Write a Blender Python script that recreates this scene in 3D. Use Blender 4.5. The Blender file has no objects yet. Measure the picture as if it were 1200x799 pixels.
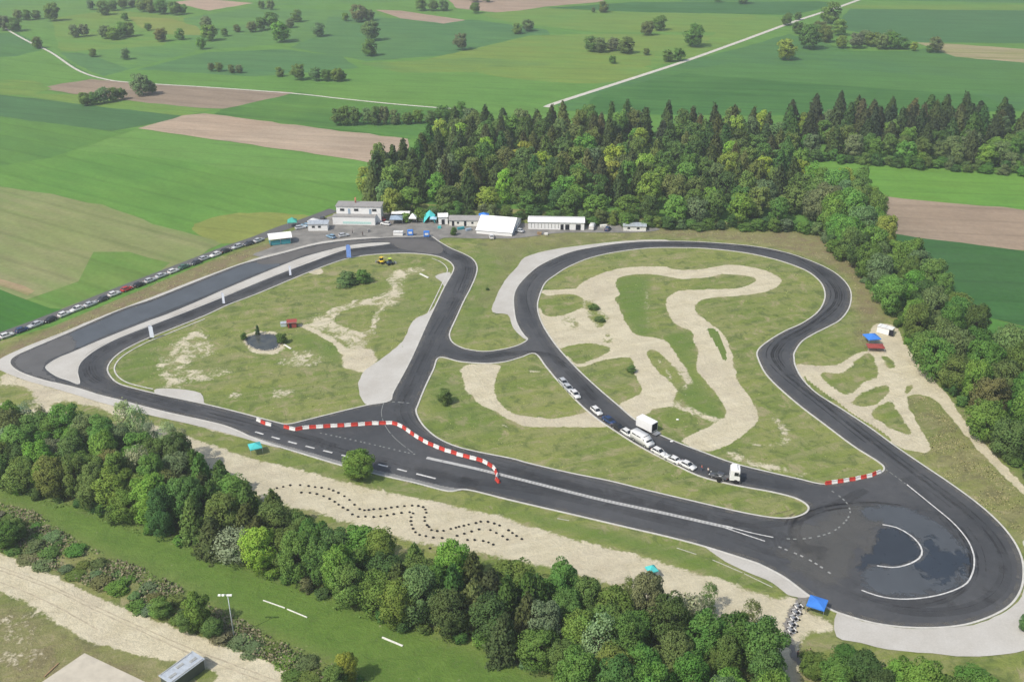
import bpy, bmesh, math, random
import numpy as np
from mathutils import Vector, Matrix
from mathutils.geometry import tessellate_polygon
random.seed(7); rng = np.random.default_rng(7)
S = bpy.context.scene
COL = S.collection
R = math.radians
H = 138.0; F = 1200.0; TH = math.atan(0.5)

# ------------------------------------------------------------------ camera / light
def P(px, py, z=0.0):
    """world point on the plane z seen at the survey coordinates px,py"""
    u = (px-600)/F; v = (py-399.5)/F
    d = Vector((u, math.cos(TH)-v*math.sin(TH), -math.sin(TH)-v*math.cos(TH)))
    t = (H-z)/(-d.z)
    return Vector((d.x*t, d.y*t, z))
def mpp(py):                       # metres per unit at survey row py
    return H/(math.cos(TH)*(py-399.5+F*math.tan(TH))/F)/F
def proj(x, y, z=0):
    c, s = math.cos(TH), math.sin(TH)
    dep = y*c-(z-H)*s; up = y*s+(z-H)*c
    return 600+F*x/dep, 399.5-F*up/dep
cam = bpy.data.cameras.new('camera'); co = bpy.data.objects.new('camera', cam); COL.objects.link(co)
cam.sensor_fit = 'HORIZONTAL'; cam.sensor_width = 36; cam.lens = 36*F/1200
cam.clip_end = 20000; cam.clip_start = 1
co.location = (0, 0, H); co.rotation_euler = (math.pi/2-TH, 0, 0)
S.camera = co
EL = R(50); AZ = math.atan2(-.76, -.65)
sunv = Vector((math.sin(AZ)*math.cos(EL), math.cos(AZ)*math.cos(EL), math.sin(EL)))
sl = bpy.data.lights.new('sun', 'SUN'); sl.energy = 4.1; sl.angle = R(0.6); sl.color = (1, .95, .86)
so = bpy.data.objects.new('sun', sl); COL.objects.link(so); so.location = (-100, -100, 300)
so.rotation_euler = sunv.to_track_quat('Z', 'Y').to_euler()
W = bpy.data.worlds.new('World'); S.world = W; W.use_nodes = True
nt = W.node_tree; bg = nt.nodes['Background']; bg.inputs[1].default_value = 0.15
sk = nt.nodes.new('ShaderNodeTexSky'); sk.sky_type = 'NISHITA'; sk.sun_disc = False
sk.sun_elevation = EL; sk.sun_rotation = AZ; sk.air_density = 1.3; sk.dust_density = 2.5
nt.links.new(sk.outputs[0], bg.inputs[0])
S.view_settings.view_transform = 'Standard'; S.view_settings.look = 'None'; S.view_settings.exposure = 0
S.cycles.max_bounces = 6; S.cycles.transparent_max_bounces = 12

# thin summer haze over the whole plain
hz = bpy.data.materials.new('haze'); hz.use_nodes = True; ht_ = hz.node_tree; ht_.nodes.clear()
vs_ = ht_.nodes.new('ShaderNodeVolumeScatter'); vs_.inputs['Color'].default_value = (.92,.96,1,1); vs_.inputs['Density'].default_value = .00030; vs_.inputs['Anisotropy'].default_value = .3
vo_ = ht_.nodes.new('ShaderNodeOutputMaterial'); ht_.links.new(vs_.outputs[0], vo_.inputs['Volume'])
hm = bpy.data.meshes.new('haze'); X_, Y0_, Y1_, T_ = 2500, -800, 4000, 260
hm.from_pydata([(x,y,z) for z in (-5,T_) for x,y in ((-X_,Y0_),(X_,Y0_),(X_,Y1_),(-X_,Y1_))], [], [(0,3,2,1),(4,5,6,7),(0,1,5,4),(1,2,6,5),(2,3,7,6),(3,0,4,7)])
hm.materials.append(hz); ho = bpy.data.objects.new('haze', hm); COL.objects.link(ho); ho['kind'] = 'structure'
# ------------------------------------------------------------------ node helpers
class N:
    def __init__(s, name):
        s.m = bpy.data.materials.new(name); s.m.use_nodes = True; s.t = s.m.node_tree
        s.b = s.t.nodes['Principled BSDF']; s.out = s.t.nodes['Material Output']
        s.b.inputs['Specular IOR Level'].default_value = 0.15
        s.b.inputs['Roughness'].default_value = 0.9
    def n(s, ty, **k):
        o = s.t.nodes.new(ty)
        for a, b in k.items(): setattr(o, a, b)
        return o
    def l(s, a, b): s.t.links.new(a, b)
    def set(s, inp, v):
        if hasattr(v, 'is_output') or hasattr(v, 'links'): s.l(v, inp)
        else: inp.default_value = v
    def pos(s, sc=(1,1,1), rot=0):
        g = s.n('ShaderNodeNewGeometry'); m = s.n('ShaderNodeMapping')
        m.inputs['Scale'].default_value = sc; m.inputs['Rotation'].default_value = (0,0,rot)
        if rot:   # rotate first, then stretch
            m2 = s.n('ShaderNodeMapping'); m2.inputs['Rotation'].default_value = (0,0,rot)
            m.inputs['Rotation'].default_value = (0,0,0)
            s.l(g.outputs['Position'], m2.inputs[0]); s.l(m2.outputs[0], m.inputs[0])
        else: s.l(g.outputs['Position'], m.inputs[0])
        return m.outputs[0]
    def noise(s, vec, scale, detail=4, rough=.6, dist=0):
        o = s.n('ShaderNodeTexNoise'); o.inputs['Scale'].default_value = scale
        o.inputs['Detail'].default_value = detail; o.inputs['Roughness'].default_value = rough
        o.inputs['Distortion'].default_value = dist
        s.l(vec, o.inputs['Vector']); return o.outputs['Fac']
    def mr(s, v, a, b, c=0., d=1.):
        o = s.n('ShaderNodeMapRange'); s.set(o.inputs[0], v)
        for i, x in zip((1,2,3,4), (a,b,c,d)): o.inputs[i].default_value = x
        return o.outputs[0]
    def math(s, op, a, b=0.0, clamp=False):
        o = s.n('ShaderNodeMath', operation=op, use_clamp=clamp); s.set(o.inputs[0], a); s.set(o.inputs[1], b)
        return o.outputs[0]
    def mix(s, f, a, b, mode='MIX'):
        o = s.n('ShaderNodeMix', data_type='RGBA', blend_type=mode)
        s.set(o.inputs[0], f)
        for i, v in ((6,a),(7,b)):
            if isinstance(v, tuple): o.inputs[i].default_value = (*v[:3], 1)
            else: s.l(v, o.inputs[i])
        return o.outputs[2]
    def scale(s, c, f):
        o = s.n('ShaderNodeVectorMath', operation='SCALE')
        if isinstance(c, tuple): o.inputs[0].default_value = c
        else: s.l(c, o.inputs[0])
        s.set(o.inputs[3], f); return o.outputs[0]
    def bump(s, h, st=.5, d=.1):
        o = s.n('ShaderNodeBump'); o.inputs['Strength'].default_value = st; o.inputs['Distance'].default_value = d
        s.l(h, o.inputs['Height']); s.l(o.outputs[0], s.b.inputs['Normal'])
    def color(s, c): s.set(s.b.inputs['Base Color'], (*c, 1) if isinstance(c, tuple) else c)

MC = {}
def plain(name, c, rough=.6, spec=.3, metal=0, var=.12, sc=1.5):
    if name in MC: return MC[name]
    n = N(name); p = n.pos()
    n.color(n.scale(c, n.mr(n.noise(p, sc, 4), .3, .7, 1-var, 1+var)))
    n.b.inputs['Roughness'].default_value = rough; n.b.inputs['Specular IOR Level'].default_value = spec
    n.b.inputs['Metallic'].default_value = metal
    MC[name] = n.m; return n.m
def field_mat(name, c, c2=None, rot=0.3, streak=.5, sc=.02):
    n = N(name); c2 = c2 or tuple(x*1.3 for x in c)
    if c[1] > c[0]*1.02:
        k_ = .72 if c[1] > c[0]*1.25 else .84
        c = (c[0]*k_, c[1]*.93, c[2]*.66); c2 = (c2[0]*k_, c2[1]*.93, c2[2]*.66)
    a = n.noise(n.pos(), sc, 6, .65, .6)
    b = n.noise(n.pos((.006, .16, 1), rot), 1.0, 4, .7)         # drilling direction
    f = n.noise(n.pos((.05, 1.2, 1), rot), 1.0, 2, .6)
    d = n.noise(n.pos(), .5, 5, .7)
    k = n.math('ADD', n.math('MULTIPLY', a, 1-streak), n.math('MULTIPLY', b, streak))
    col = n.mix(n.mr(k, .40, .60), c, c2)
    col = n.scale(col, n.mr(f, .25, .75, .94, 1.06))
    big = n.noise(n.pos(), .007, 3, .5, .4)
    col = n.mix(n.mr(big, .42, .68, 0, .55), col, tuple(x*y for x, y in zip(c2, (1.12, .98, .9))))
    wv = n.n('ShaderNodeTexWave'); wv.bands_direction = 'Y'; wv.inputs['Scale'].default_value = .020; wv.inputs['Distortion'].default_value = .6; wv.inputs['Detail Scale'].default_value = .02
    n.l(n.pos((1,1,1), rot), wv.inputs['Vector'])
    col = n.scale(col, n.mr(wv.outputs['Fac'], .93, .995, 1.0, .88))
    e_ = n.noise(n.pos((.03,.1,1), rot+.2), 1.0, 5, .7); col = n.scale(col, n.mr(e_, .35, .65, .90, 1.10))
    n.color(n.scale(col, n.mr(d, .3, .7, .88, 1.12))); n.bump(d, .4, .2)
    return n.m

# ------------------------------------------------------------------ object helpers
def tag(o, label=None, cat=None, group=None, kind=None):
    if label: o['label'] = label
    if cat: o['category'] = cat
    if group: o['group'] = group
    if kind: o['kind'] = kind
    return o
def link(name, me, parent=None, mats=()):
    for m in (mats if isinstance(mats, (list, tuple)) else [mats]): me.materials.append(m)
    o = bpy.data.objects.new(name, me); COL.objects.link(o)
    if parent: o.parent = parent
    return o
def empty(name, loc, rz=0, sc=1):
    o = bpy.data.objects.new(name, None); COL.objects.link(o); o.empty_display_size = .3
    o.location = loc; o.rotation_euler = (0,0,rz); o.scale = (sc,)*3 if not hasattr(sc, '__len__') else sc
    return o
class MB:
    """collects shapes into one mesh"""
    def __init__(s): s.b = bmesh.new(); s.mi = 0
    def _f(s, vs, smooth=False):
        try: f = s.b.faces.new(vs)
        except ValueError: return
        f.material_index = s.mi; f.smooth = smooth
    def box(s, c, d, rz=0, bevel=0, top=(1,1)):
        r = Matrix.Rotation(rz, 3, 'Z'); v = []
        for z in (-.5,.5):
            for x, y in ((-.5,-.5),(.5,-.5),(.5,.5),(-.5,.5)):
                k = top if z > 0 else (1,1)
                v.append(s.b.verts.new(Vector(c)+r@Vector((x*d[0]*k[0], y*d[1]*k[1], z*d[2]))))
        fs = [(0,3,2,1),(4,5,6,7),(0,1,5,4),(1,2,6,5),(2,3,7,6),(3,0,4,7)]
        for f in fs: s._f([v[i] for i in f])
        if bevel:
            ed = list({e for q in v for e in q.link_edges})
            bmesh.ops.bevel(s.b, geom=ed, offset=bevel, segments=2, affect='EDGES', profile=.5)
    def tube(s, a, b, r0, r1=None, n=8, cap=True):
        a, b = Vector(a), Vector(b); r1 = r0 if r1 is None else r1
        q = (b-a).to_track_quat('Z','Y'); ra, rb = [], []
        for i in range(n):
            t = 2*math.pi*i/n; v = Vector((math.cos(t), math.sin(t), 0))
            ra.append(s.b.verts.new(a+q@(v*r0))); rb.append(s.b.verts.new(b+q@(v*r1)))
        for i in range(n): s._f([ra[i], ra[(i+1)%n], rb[(i+1)%n], rb[i]], True)
        if cap: s._f(ra[::-1]); s._f(rb)
    def poly(s, pts): s._f([s.b.verts.new(p) for p in pts])
    def loft(s, secs, smooth=False, cap=True):
        """secs: list of equal-length rings of points"""
        rs = [[s.b.verts.new(p) for p in r] for r in secs]; n = len(rs[0])
        for a, b in zip(rs, rs[1:]):
            for i in range(n): s._f([a[i], a[(i+1)%n], b[(i+1)%n], b[i]], smooth)
        if cap: s._f(rs[0][::-1]); s._f(rs[-1])
    def ball(s, c, r, n=10, m=6, sq=(1,1,1)):
        rs = []
        for j in range(m+1):
            ph = math.pi*j/m - math.pi/2; rr = max(math.cos(ph), .02)
            rs.append([Vector(c)+Vector((sq[0]*r*rr*math.cos(2*math.pi*i/n), sq[1]*r*rr*math.sin(2*math.pi*i/n), sq[2]*r*math.sin(ph))) for i in range(n)])
        s.loft(rs, True)
    def torus(s, c, R_, r, n=14, m=7, ax='z'):
        rs = []
        for i in range(n+1):
            t = 2*math.pi*(i % n)/n
            ring = []
            for j in range(m):
                p = 2*math.pi*j/m; k = R_+r*math.cos(p)
                q = (k*math.cos(t), k*math.sin(t), r*math.sin(p))
                if ax == 'y': q = (q[0], q[2], q[1])
                ring.append(Vector(c)+Vector(q))
            rs.append(ring)
        s.loft(rs, True, False)
        bmesh.ops.remove_doubles(s.b, verts=s.b.verts[:], dist=1e-5)
    def build(s, name, mats, parent=None, loc=None):
        bmesh.ops.recalc_face_normals(s.b, faces=s.b.faces[:])
        me = bpy.data.meshes.new(name); s.b.to_mesh(me); s.b.free()
        o = link(name, me, parent, mats)
        if loc is not None: o.location = loc
        return o
def kids(o): return [c for c in o.children]
def copy_tree(o, loc=None, rz=None, sc=None, parent=None, label=None, ch=None):
    c = o.copy(); COL.objects.link(c)
    if parent is not None: c.parent = parent
    if loc is not None: c.location = loc
    if rz is not None: c.rotation_euler = (0,0,rz)
    if sc is not None: c.scale = (sc,)*3 if not hasattr(sc, '__len__') else sc
    if label: c['label'] = label
    for k in (ch if ch is not None else list(o.children)): copy_tree(k, parent=c)
    return c

# ------------------------------------------------------------------ polygon helpers
def smooth(pts, closed=True, n=5):
    out = []; L = len(pts); rng_ = range(L if closed else L-1)
    for i in rng_:
        g = (lambda k: pts[k % L]) if closed else (lambda k: pts[min(max(k,0),L-1)])
        p0,p1,p2,p3 = [np.array(g(i+k), float) for k in (-1,0,1,2)]
        for j in range(n):
            t = j/n
            out.append(tuple(.5*((2*p1)+(-p0+p2)*t+(2*p0-5*p1+4*p2-p3)*t*t+(-p0+3*p1-3*p2+p3)*t**3)))
    if not closed: out.append(tuple(pts[-1]))
    return out
def world(pts, z=0): return [P(x, y, 0).to_3d()+Vector((0,0,z)) for x, y in pts]
def sheet(name, loops, mat, z, kind='structure', jitter=0, **k):
    """flat sheet from a world-space outline and holes"""
    vs = []
    lp = [[Vector((p.x, p.y, 0)) for p in l] for l in loops]
    tris = tessellate_polygon(lp)
    for l in lp: vs += [(p.x, p.y, z) for p in l]
    fs = []
    for a, b, c in tris:
        A, B, C = (Vector(vs[i]) for i in (a,b,c))
        fs.append((a,b,c) if (B-A).cross(C-A).z > 0 else (a,c,b))
    me = bpy.data.meshes.new(name); me.from_pydata(vs, [], fs)
    return tag(link(name, me, mats=mat), kind=kind, **k)
def rough_edge(pts, step=6, amp=.5):
    out = []
    for a, b in zip(pts, pts[1:]+pts[:1]):
        L = (b-a).length; n = max(1, int(L/step)); t = (b-a).normalized(); nn = Vector((-t.y, t.x, 0))
        for i in range(n): out.append(a+(b-a)*(i/n)+nn*random.gauss(0, amp))
    return out
def ribbon_pts(pts, w, closed=False, off=0):
    """left/right rows of a band along world points"""
    L, Rr = [], []; n = len(pts)
    for i in range(n):
        a = pts[(i-1) % n] if closed or i else pts[0]; b = pts[(i+1) % n] if closed or i < n-1 else pts[-1]
        t = (b-a); t.z = 0; t.normalize(); nn = Vector((-t.y, t.x, 0))
        ww = w[i] if hasattr(w, '__len__') else w
        L.append(pts[i]+nn*(off+ww/2)); Rr.append(pts[i]+nn*(off-ww/2))
    return L, Rr
def ribbon(name, pts, w, mat, z, closed=False, off=0, h=0, dash=None, parent=None, struct=True):
    L, Rr = ribbon_pts(pts, w, closed, off); n = len(pts); vs, fs = [], []
    zz = z+h
    for a, b in zip(L, Rr): vs += [(a.x,a.y,zz),(b.x,b.y,zz)]
    rr = range(n if closed else n-1); dist = 0
    for i in rr:
        j = (i+1) % n; dist += (pts[j]-pts[i]).length
        if dash and (dist % (dash[0]+dash[1])) > dash[0]: continue
        fs.append((2*i, 2*i+1, 2*j+1, 2*j))
    if h:
        m = len(vs); vs += [(x,y,0) for x,y,_ in vs]
        for i in rr:
            j = (i+1) % n
            fs += [(2*j, m+2*j, m+2*i, 2*i), (2*i+1, m+2*i+1, m+2*j+1, 2*j+1)]
    me = bpy.data.meshes.new(name); me.from_pydata(vs, [], fs)
    o = link(name, me, parent, mat)
    if struct: tag(o, kind='structure')
    return o
def resample(pts, step):
    out = [pts[0]]; acc = 0
    for a, b in zip(pts, pts[1:]):
        L = (b-a).length; d = step-acc
        while d <= L:
            out.append(a+(b-a)*(d/L)); d += step
        acc = L-(d-step)
    return out
def pip(X, Y, poly):
    inside = np.zeros(X.shape, bool); n = len(poly)
    for i in range(n):
        x1, y1 = poly[i]; x2, y2 = poly[(i+1) % n]
        if y1 == y2: continue
        c = ((y1 > Y) != (y2 > Y)) & (X < (x2-x1)*(Y-y1)/(y2-y1)+x1)
        inside ^= c
    return inside
def blur(a, r):
    for ax in (0,1):
        for _ in range(2):
            k = 2*r+1; p = np.pad(a, [(r+1,r) if i == ax else (0,0) for i in (0,1)], mode='edge')
            c = np.cumsum(p, axis=ax)
            a = (np.take(c, range(k, c.shape[ax]), axis=ax)-np.take(c, range(0, c.shape[ax]-k), axis=ax))/k
    return a

# ================================================================== SURVEY OUTLINES
OUT = [(100,381),(144,362),(180,350),(240,326),(276,312),(300,305),(333,296.5),(367,287.5),(400,282.5),(427,280),(467,278),(492,277.5),(505,277),(514,283),(528,291),(543,297.5),(554,304),(559,312.7),(557.5,323.5),(551,338.7),(543,354),(534.5,373),(527.7,388),(527,395),(531,402),(542,408),(556,411),(570,412),(586,410),(600,407),(610,403.5),(618,398),(614,393),(608,384),(604,374),(602,360),(602,347),(606,336.5),(615,325.7),(630,312.7),(651.7,301.8),(673,294.3),(695,290),(716.7,286.5),(738,284.3),(760,283),(800,283),(840,285),(884,289),(920,296),(950,306),(972,316),(986,326),(995,337),(997.5,348),(994.5,362),(984.5,375),(970.5,383),(954.5,391),(940,400),(931,413),(930.5,420),(932,429),(940,444),(957,461),(987,480),(1019,501),(1050.7,524),(1083,546),(1115,567.5),(1143,588),(1163,605),(1180,623),(1193,643),(1199,663),(1197.5,687),(1186.7,706),(1168,719),(1138.7,730),(1106.7,735),(1066.7,735.3),(1029,731),(994.7,722),(970.7,712.7),(944,695),(920,677),(896,664),(880,657.5),(826.7,640.7),(786.7,630),(733,617.5),(680,605),(600,586.5),(548,574),(525,575.5),(487,566),(450,557.7),(399,545),(365,535),(322.5,522),(294,512),(280,505.5),(260,498),(230,491),(200,484.5),(170,477),(140,469),(116,463),(94,456),(70,450),(52,446),(30,439),(18,433),(12,427),(13,421),(22,415),(40,407),(80,390)]
I1 = [(240,370),(200,386),(170,398),(146,410),(132,421),(126,432),(130,442),(140,450),(160,456),(190,463),(248,475.5),(290,486),(324,495),(338,497),(360,492),(400,482),(430,475),(456,470),(461,459),(480,424),(500,380),(520,338),(531,318),(530,310),(522,304),(510,300),(490,297.5),(467,297),(433,299),(408,303),(383,311),(350,324),(300,345),(268,357)]
I3 = [(515,419),(540,424),(570,426),(592,424),(610,419),(627,414.5),(640,430),(656,449),(680,474),(700,491),(723,506.5),(751,524),(784,541),(819,557.6),(854,567),(880,572),(907,577),(933,584),(946.7,593),(944,601),(928,606.7),(907,606.7),(880,602.5),(854,597),(807,586),(760.5,575),(714,563.5),(667,554),(620,543),(600,537.5),(560,529.6),(534,523),(514,514),(500,503),(492,493),(487.6,482),(490,474),(498,454),(508,433)]
I4 = [(631,351),(630,362),(633,374),(640,388),(654,408),(676,432),(700,454.5),(724,475),(744,492),(770,508),(800,521),(824,530),(860,543),(900,553),(935,561),(968,567.5),(1002,561),(1029,555),(1036,549),(1029,541),(1000,522.7),(968,498.7),(933,472),(901,442.7),(889,422),(888,411),(900,400),(920,388),(940,379),(958,366),(966,352),(966,340),(960,329),(946,318),(924,309),(900,302),(870,296),(830,291.6),(800,290.5),(760,291),(720,296),(690,303),(666,313),(650,323),(638,333)]
I5 = [(54,432),(58,426),(70,419),(86,412.5),(120,398),(170,378),(200,367),(240,350),(260,341),(300,324),(333,310.5),(358,301),(400,290),(425,286),(450,284.6),(457,285.5),(450,287),(425,290),(403,293.5),(367,306.5),(341,316),(300,332.3),(260,349),(220,365),(180,380.5),(140,396),(116,408),(103,417),(94,426),(91,436),(93,450),(80,446),(66,441)]

# ================================================================== GROUND SHEET (one grid to the horizon, masks per vertex)
def axis(lo, hi, st, far_lo, far_hi):
    a = np.arange(lo, hi, st); out = [lo]; s = st
    while out[-1] > far_lo: s *= 1.35; out.append(out[-1]-s)
    b = [a[-1]]; s = st
    while b[-1] < far_hi: s *= 1.35; b.append(b[-1]+s)
    return np.concatenate([np.array(out[:0:-1]), a, np.array(b[1:])])
gx = axis(-200, 205, .5, -6000, 6000); gy = axis(122, 420, .5, -1500, 9000)
GX, GY = np.meshgrid(gx, gy)
mask = {k: np.zeros(GX.shape) for k in 'rgba'}   # r sand  g lush  b dry brown  a dark scrub
def paint(ch, pts, val=1.0, bl=3, sm=3, w=1.0, wd=False):
    wp = [(p.x, p.y) for p in (pts if wd else world(smooth(pts, True, sm) if sm > 1 else pts))]
    xs = [p[0] for p in wp]; ys = [p[1] for p in wp]; mg = bl*2+4
    i0, i1 = np.searchsorted(gx, min(xs))-mg, np.searchsorted(gx, max(xs))+mg
    j0, j1 = np.searchsorted(gy, min(ys))-mg, np.searchsorted(gy, max(ys))+mg
    i0, j0 = max(i0,0), max(j0,0); i1, j1 = min(i1, len(gx)), min(j1, len(gy))
    m = pip(GX[j0:j1,i0:i1], GY[j0:j1,i0:i1], wp).astype(float)
    if bl: m = blur(m, bl)
    m *= w; a = mask[ch][j0:j1,i0:i1]; mask[ch][j0:j1,i0:i1] = a*(1-m)+m*val
def paint_line(ch, pts, wid, val=1, bl=1, w=1.0):
    L, Rr = ribbon_pts(resample(world(smooth(pts, False, 6)), 1.0), wid)
    paint(ch, L+Rr[::-1], val, bl, 1, w, True)
# broad tones
paint('a', [(0,640),(120,690),(220,725),(330,765),(420,799),(520,830),(300,830),(260,790),(130,745),(0,700)], .5, 6)
paint('g', [(0,565),(80,588),(200,625),(300,662),(420,705),(520,745),(600,775),(680,805),(700,860),(420,860),(420,800),(330,755),(250,715),(180,690),(120,655),(60,625),(0,610)], 1, 4)
paint('b', [(0,585),(40,600),(90,640),(180,670),(260,715),(300,745),(400,790),(400,800),(300,770),(150,712),(60,668),(0,640)], .55, 6, w=.8)
paint('b', [(1060,468),(1090,465),(1120,490),(1160,540),(1210,585),(1210,640),(1160,600),(1110,560),(1085,540),(1080,510)], .5, 6)
paint('b', [(770,268),(860,270),(930,280),(990,305),(1020,350),(1025,400),(1000,405),(1010,370),(1000,330),(970,310),(930,294),(860,282),(770,277)], .8, 4)
paint('b', [(560,276),(640,272),(760,270),(760,280),(690,286),(640,292),(610,300),(590,330),(570,360),(560,350),(590,310)], .45, 4)
paint('b', [(80,395),(180,352),(300,300),(330,290),(310,286),(200,325),(60,385),(0,410),(0,425),(20,415)], 1, 2)
paint('g', [(542,300),(575,290),(640,286),(600,310),(575,355),(540,400),(530,395),(562,330)], .45, 5)
# bottom sand band and green strip
paint('r', [(28,442),(60,452),(94,459),(140,473),(170,482),(225,494),(260,501),(290,510),(300,520),(400,548),(500,572),(600,590),(700,612),(800,637),(870,657),(905,675),(930,700),(962,722),(985,728),(982,742),(950,742),(940,770),(950,830),(905,830),(860,740),(780,712),(700,680),(600,658),(500,640),(400,612),(300,582),(200,543),(120,510),(60,495),(0,480),(0,436)], .80, 3)
paint('r', [(60,478),(85,470),(135,486),(170,500),(120,500)], .25, 2)
paint('r', [(0,452),(30,455),(45,475),(20,480),(0,470)], .2, 2)
paint('r', [(150,480),(200,492),(240,503),(275,512),(300,518),(350,535),(400,549),(460,563),(520,580),(550,577),(600,589),(680,608),(760,627),(830,645),(885,672),(925,696),(905,698),(840,676),(740,647),(660,627),(580,602),(500,585),(430,569),(350,549),(300,537),(230,513),(170,492)], 0, 2)
paint('g', [(150,482),(240,506),(300,522),(350,540),(430,566),(500,580),(580,597),(660,622),(740,642),(840,672),(905,694),(840,664),(760,634),(680,615),(600,597),(520,582),(400,553),(300,523),(220,500)], .7, 2)
# bottom left dirt road
paint('r', [(-20,640),(0,647),(53,669),(133,707),(213,738),(320,778),(375,800),(430,840),(256,840),(250,799),(258,790),(215,775),(187,773),(133,759),(88,743),(35,709),(0,693),(-20,685)], 1, 2)
paint('r', [(-20,730),(20,705),(60,735),(60,760),(30,790),(-20,790)], .45, 6)
paint('b', [(0,700),(40,715),(90,745),(180,778),(180,840),(-20,840),(-20,700)], .7, 4)
# right infield sand
paint('r', [(631,342),(640,340.5),(673,339),(678,334),(698,323),(720,316),(740,313),(776,312),(788,315),(800,316.5),(824,315),(840,312),(856,310),(880,313),(900,318),(916,327),(912,335),(900,341),(880,345),(850,348),(826,350),(815,358),(818,368),(834,380),(848,392),(857,410),(861,430),(866,448),(878,464),(888,482),(888,493),(868,512),(844,525),(824,529),(798,516),(818,506),(838,496),(850,486),(848,474),(838,460),(828,448),(816,432),(818,416),(813,402),(810,388),(798,384),(788,376),(781,360),(782,349),(796,341),(820,339.5),(860,338),(870,337),(886,329),(878,324),(850,321),(836,324),(800,327),(788,325),(764,321.6),(740,322),(722,328),(726,346),(720,349),(726,358),(728,366),(736,382),(746,392),(778,398),(790,412),(802,430),(806,440),(792,432),(775,415),(765,410),(758,414),(770,434),(784,446),(793,458),(786,475),(766,480),(745,492),(724,475),(746,464),(753,455),(748,448),(743,432),(740,420),(726,419),(700,424),(676,430),(656,410),(640,388),(633,374),(631,360),(641,358),(640,346)], 1, 1, 3)
paint('r', [(641,347),(672,345),(684,352),(680,362),(652,371),(636,368),(633,358)], .1, 1)
paint('r', [(658,409),(672,404),(690,402),(712,406),(716,411),(706,416),(678,427),(668,420)], .1, 1)
paint('r', [(681,352),(698,352),(706,362),(714,372),(708,384),(696,384),(686,368)], .42, 2)
paint('r', [(700,425),(730,420),(738,421),(741,432),(737,440),(722,434)], .05, 1)
paint('g', [(722,328),(745,324),(760,330),(757,350),(760,392),(745,390),(730,366),(724,348)], .7, 2)
paint('g', [(780,395),(808,388),(814,410),(812,432),(825,450),(840,470),(848,486),(836,492),(800,470),(806,440),(790,415)], .6, 2)
paint('r', [(752,328),(760,328),(765,360),(764,390),(754,390),(752,360)], .42, 2)
paint('r', [(786,425),(800,428),(815,448),(806,456),(802,470),(830,486),(848,489),(836,497),(800,483),(785,476),(798,462),(796,445)], .62, 2)
paint('r', [(828,386),(838,386),(846,398),(852,420),(846,420),(838,402)], .05, 0)
paint('g', [(828,386),(838,386),(846,398),(852,420),(846,420),(838,402)], .7, 0)
paint_line('r', [(633,342),(655,341),(678,340)], 2.0, .9, 1)
paint('r', [(898,484),(912,488),(922,500),(934,512),(930,522),(912,523),(905,520),(915,508),(906,496)], .55, 2)
paint_line('r', [(868,516),(890,521),(912,521)], 1.4, .7, 1)
paint('r', [(845,526),(868,532),(900,541),(950,553),(945,560),(900,551),(858,541)], .6, 2)
paint('r', [(745,493),(780,475),(770,485),(760,500)], .5, 2)
paint('r', [(655,372),(672,370),(682,380),(670,386),(656,382)], .5, 2)
paint('r', [(700,392),(716,390),(722,400),(708,404)], .52, 2)
paint('r', [(768,418),(778,424),(792,446),(786,446),(774,432)], .5, 1)
# island 3
paint('r', [(550,427),(586,427),(582,440),(580,460),(592,478),(610,486),(650,490),(680,484),(692,482),(712,499),(690,500),(660,500),(630,500),(608,498),(576,480),(560,472),(545,452),(540,434)], .95, 1)
paint_line('r', [(510,434),(540,434),(590,434),(640,436)], 1.2, .6, 1)
paint_line('r', [(542,450),(556,476),(580,494),(606,504)], .8, .7, 1)
paint('g', [(515,440),(535,438),(545,470),(580,500),(560,505),(520,490),(500,470)], .35, 4)
# island 1
paint('r', [(350,380),(376,366),(400,354),(440,346),(452,336),(448,320),(476,312),(505,314),(500,320),(480,324),(478,338),(474,354),(454,362),(444,386),(436,404),(440,420),(428,436),(404,428),(400,412),(396,402),(376,390)], .57, 4)
paint('r', [(392,374),(412,362),(440,359),(436,372),(430,387),(415,386)], .1, 1)
paint('r', [(402,412),(430,410),(440,420),(428,436),(406,430)], .9, 2)
paint_line('r', [(350,380),(376,392),(396,404),(402,415)], 1.6, .95, 1)
paint('r', [(180,428),(188,405),(215,390),(245,380),(250,392),(232,400),(262,398),(264,414),(228,424),(216,444),(236,460),(190,458),(180,450)], .54, 5)
paint('r', [(320,412),(350,408),(385,412),(380,427),(340,434),(318,424)], .50, 5)
paint('r', [(205,440),(225,430),(280,432),(270,440),(230,450)], .5, 3)
paint('r', [(262,458),(290,455),(285,468),(262,470)], .47, 3); paint('r', [(310,455),(350,452),(345,468),(315,472)], .45, 3)
paint('r', [(200,352),(300,330),(330,322),(300,345),(250,365),(190,388)], .40, 3)
paint('r', [(360,318),(375,314),(380,320),(368,322)], .8, 1)
paint('g', [(150,420),(180,404),(186,412),(178,440),(160,446),(142,438)], .4, 3)
paint('g', [(350,390),(390,402),(402,420),(395,428),(370,410),(345,398)], .55, 3)
paint('g', [(480,335),(512,330),(505,355),(480,375),(455,400),(440,410),(450,380),(470,360)], .3, 4)
paint('r', [(282,399),(292,389),(312,387),(332,391),(337,402),(330,412),(312,416),(294,413)], .62, 1)
paint('a', [(284,399),(294,390),(312,388),(330,391),(334,401),(326,410),(312,413),(296,411)], .6, 1)
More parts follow.
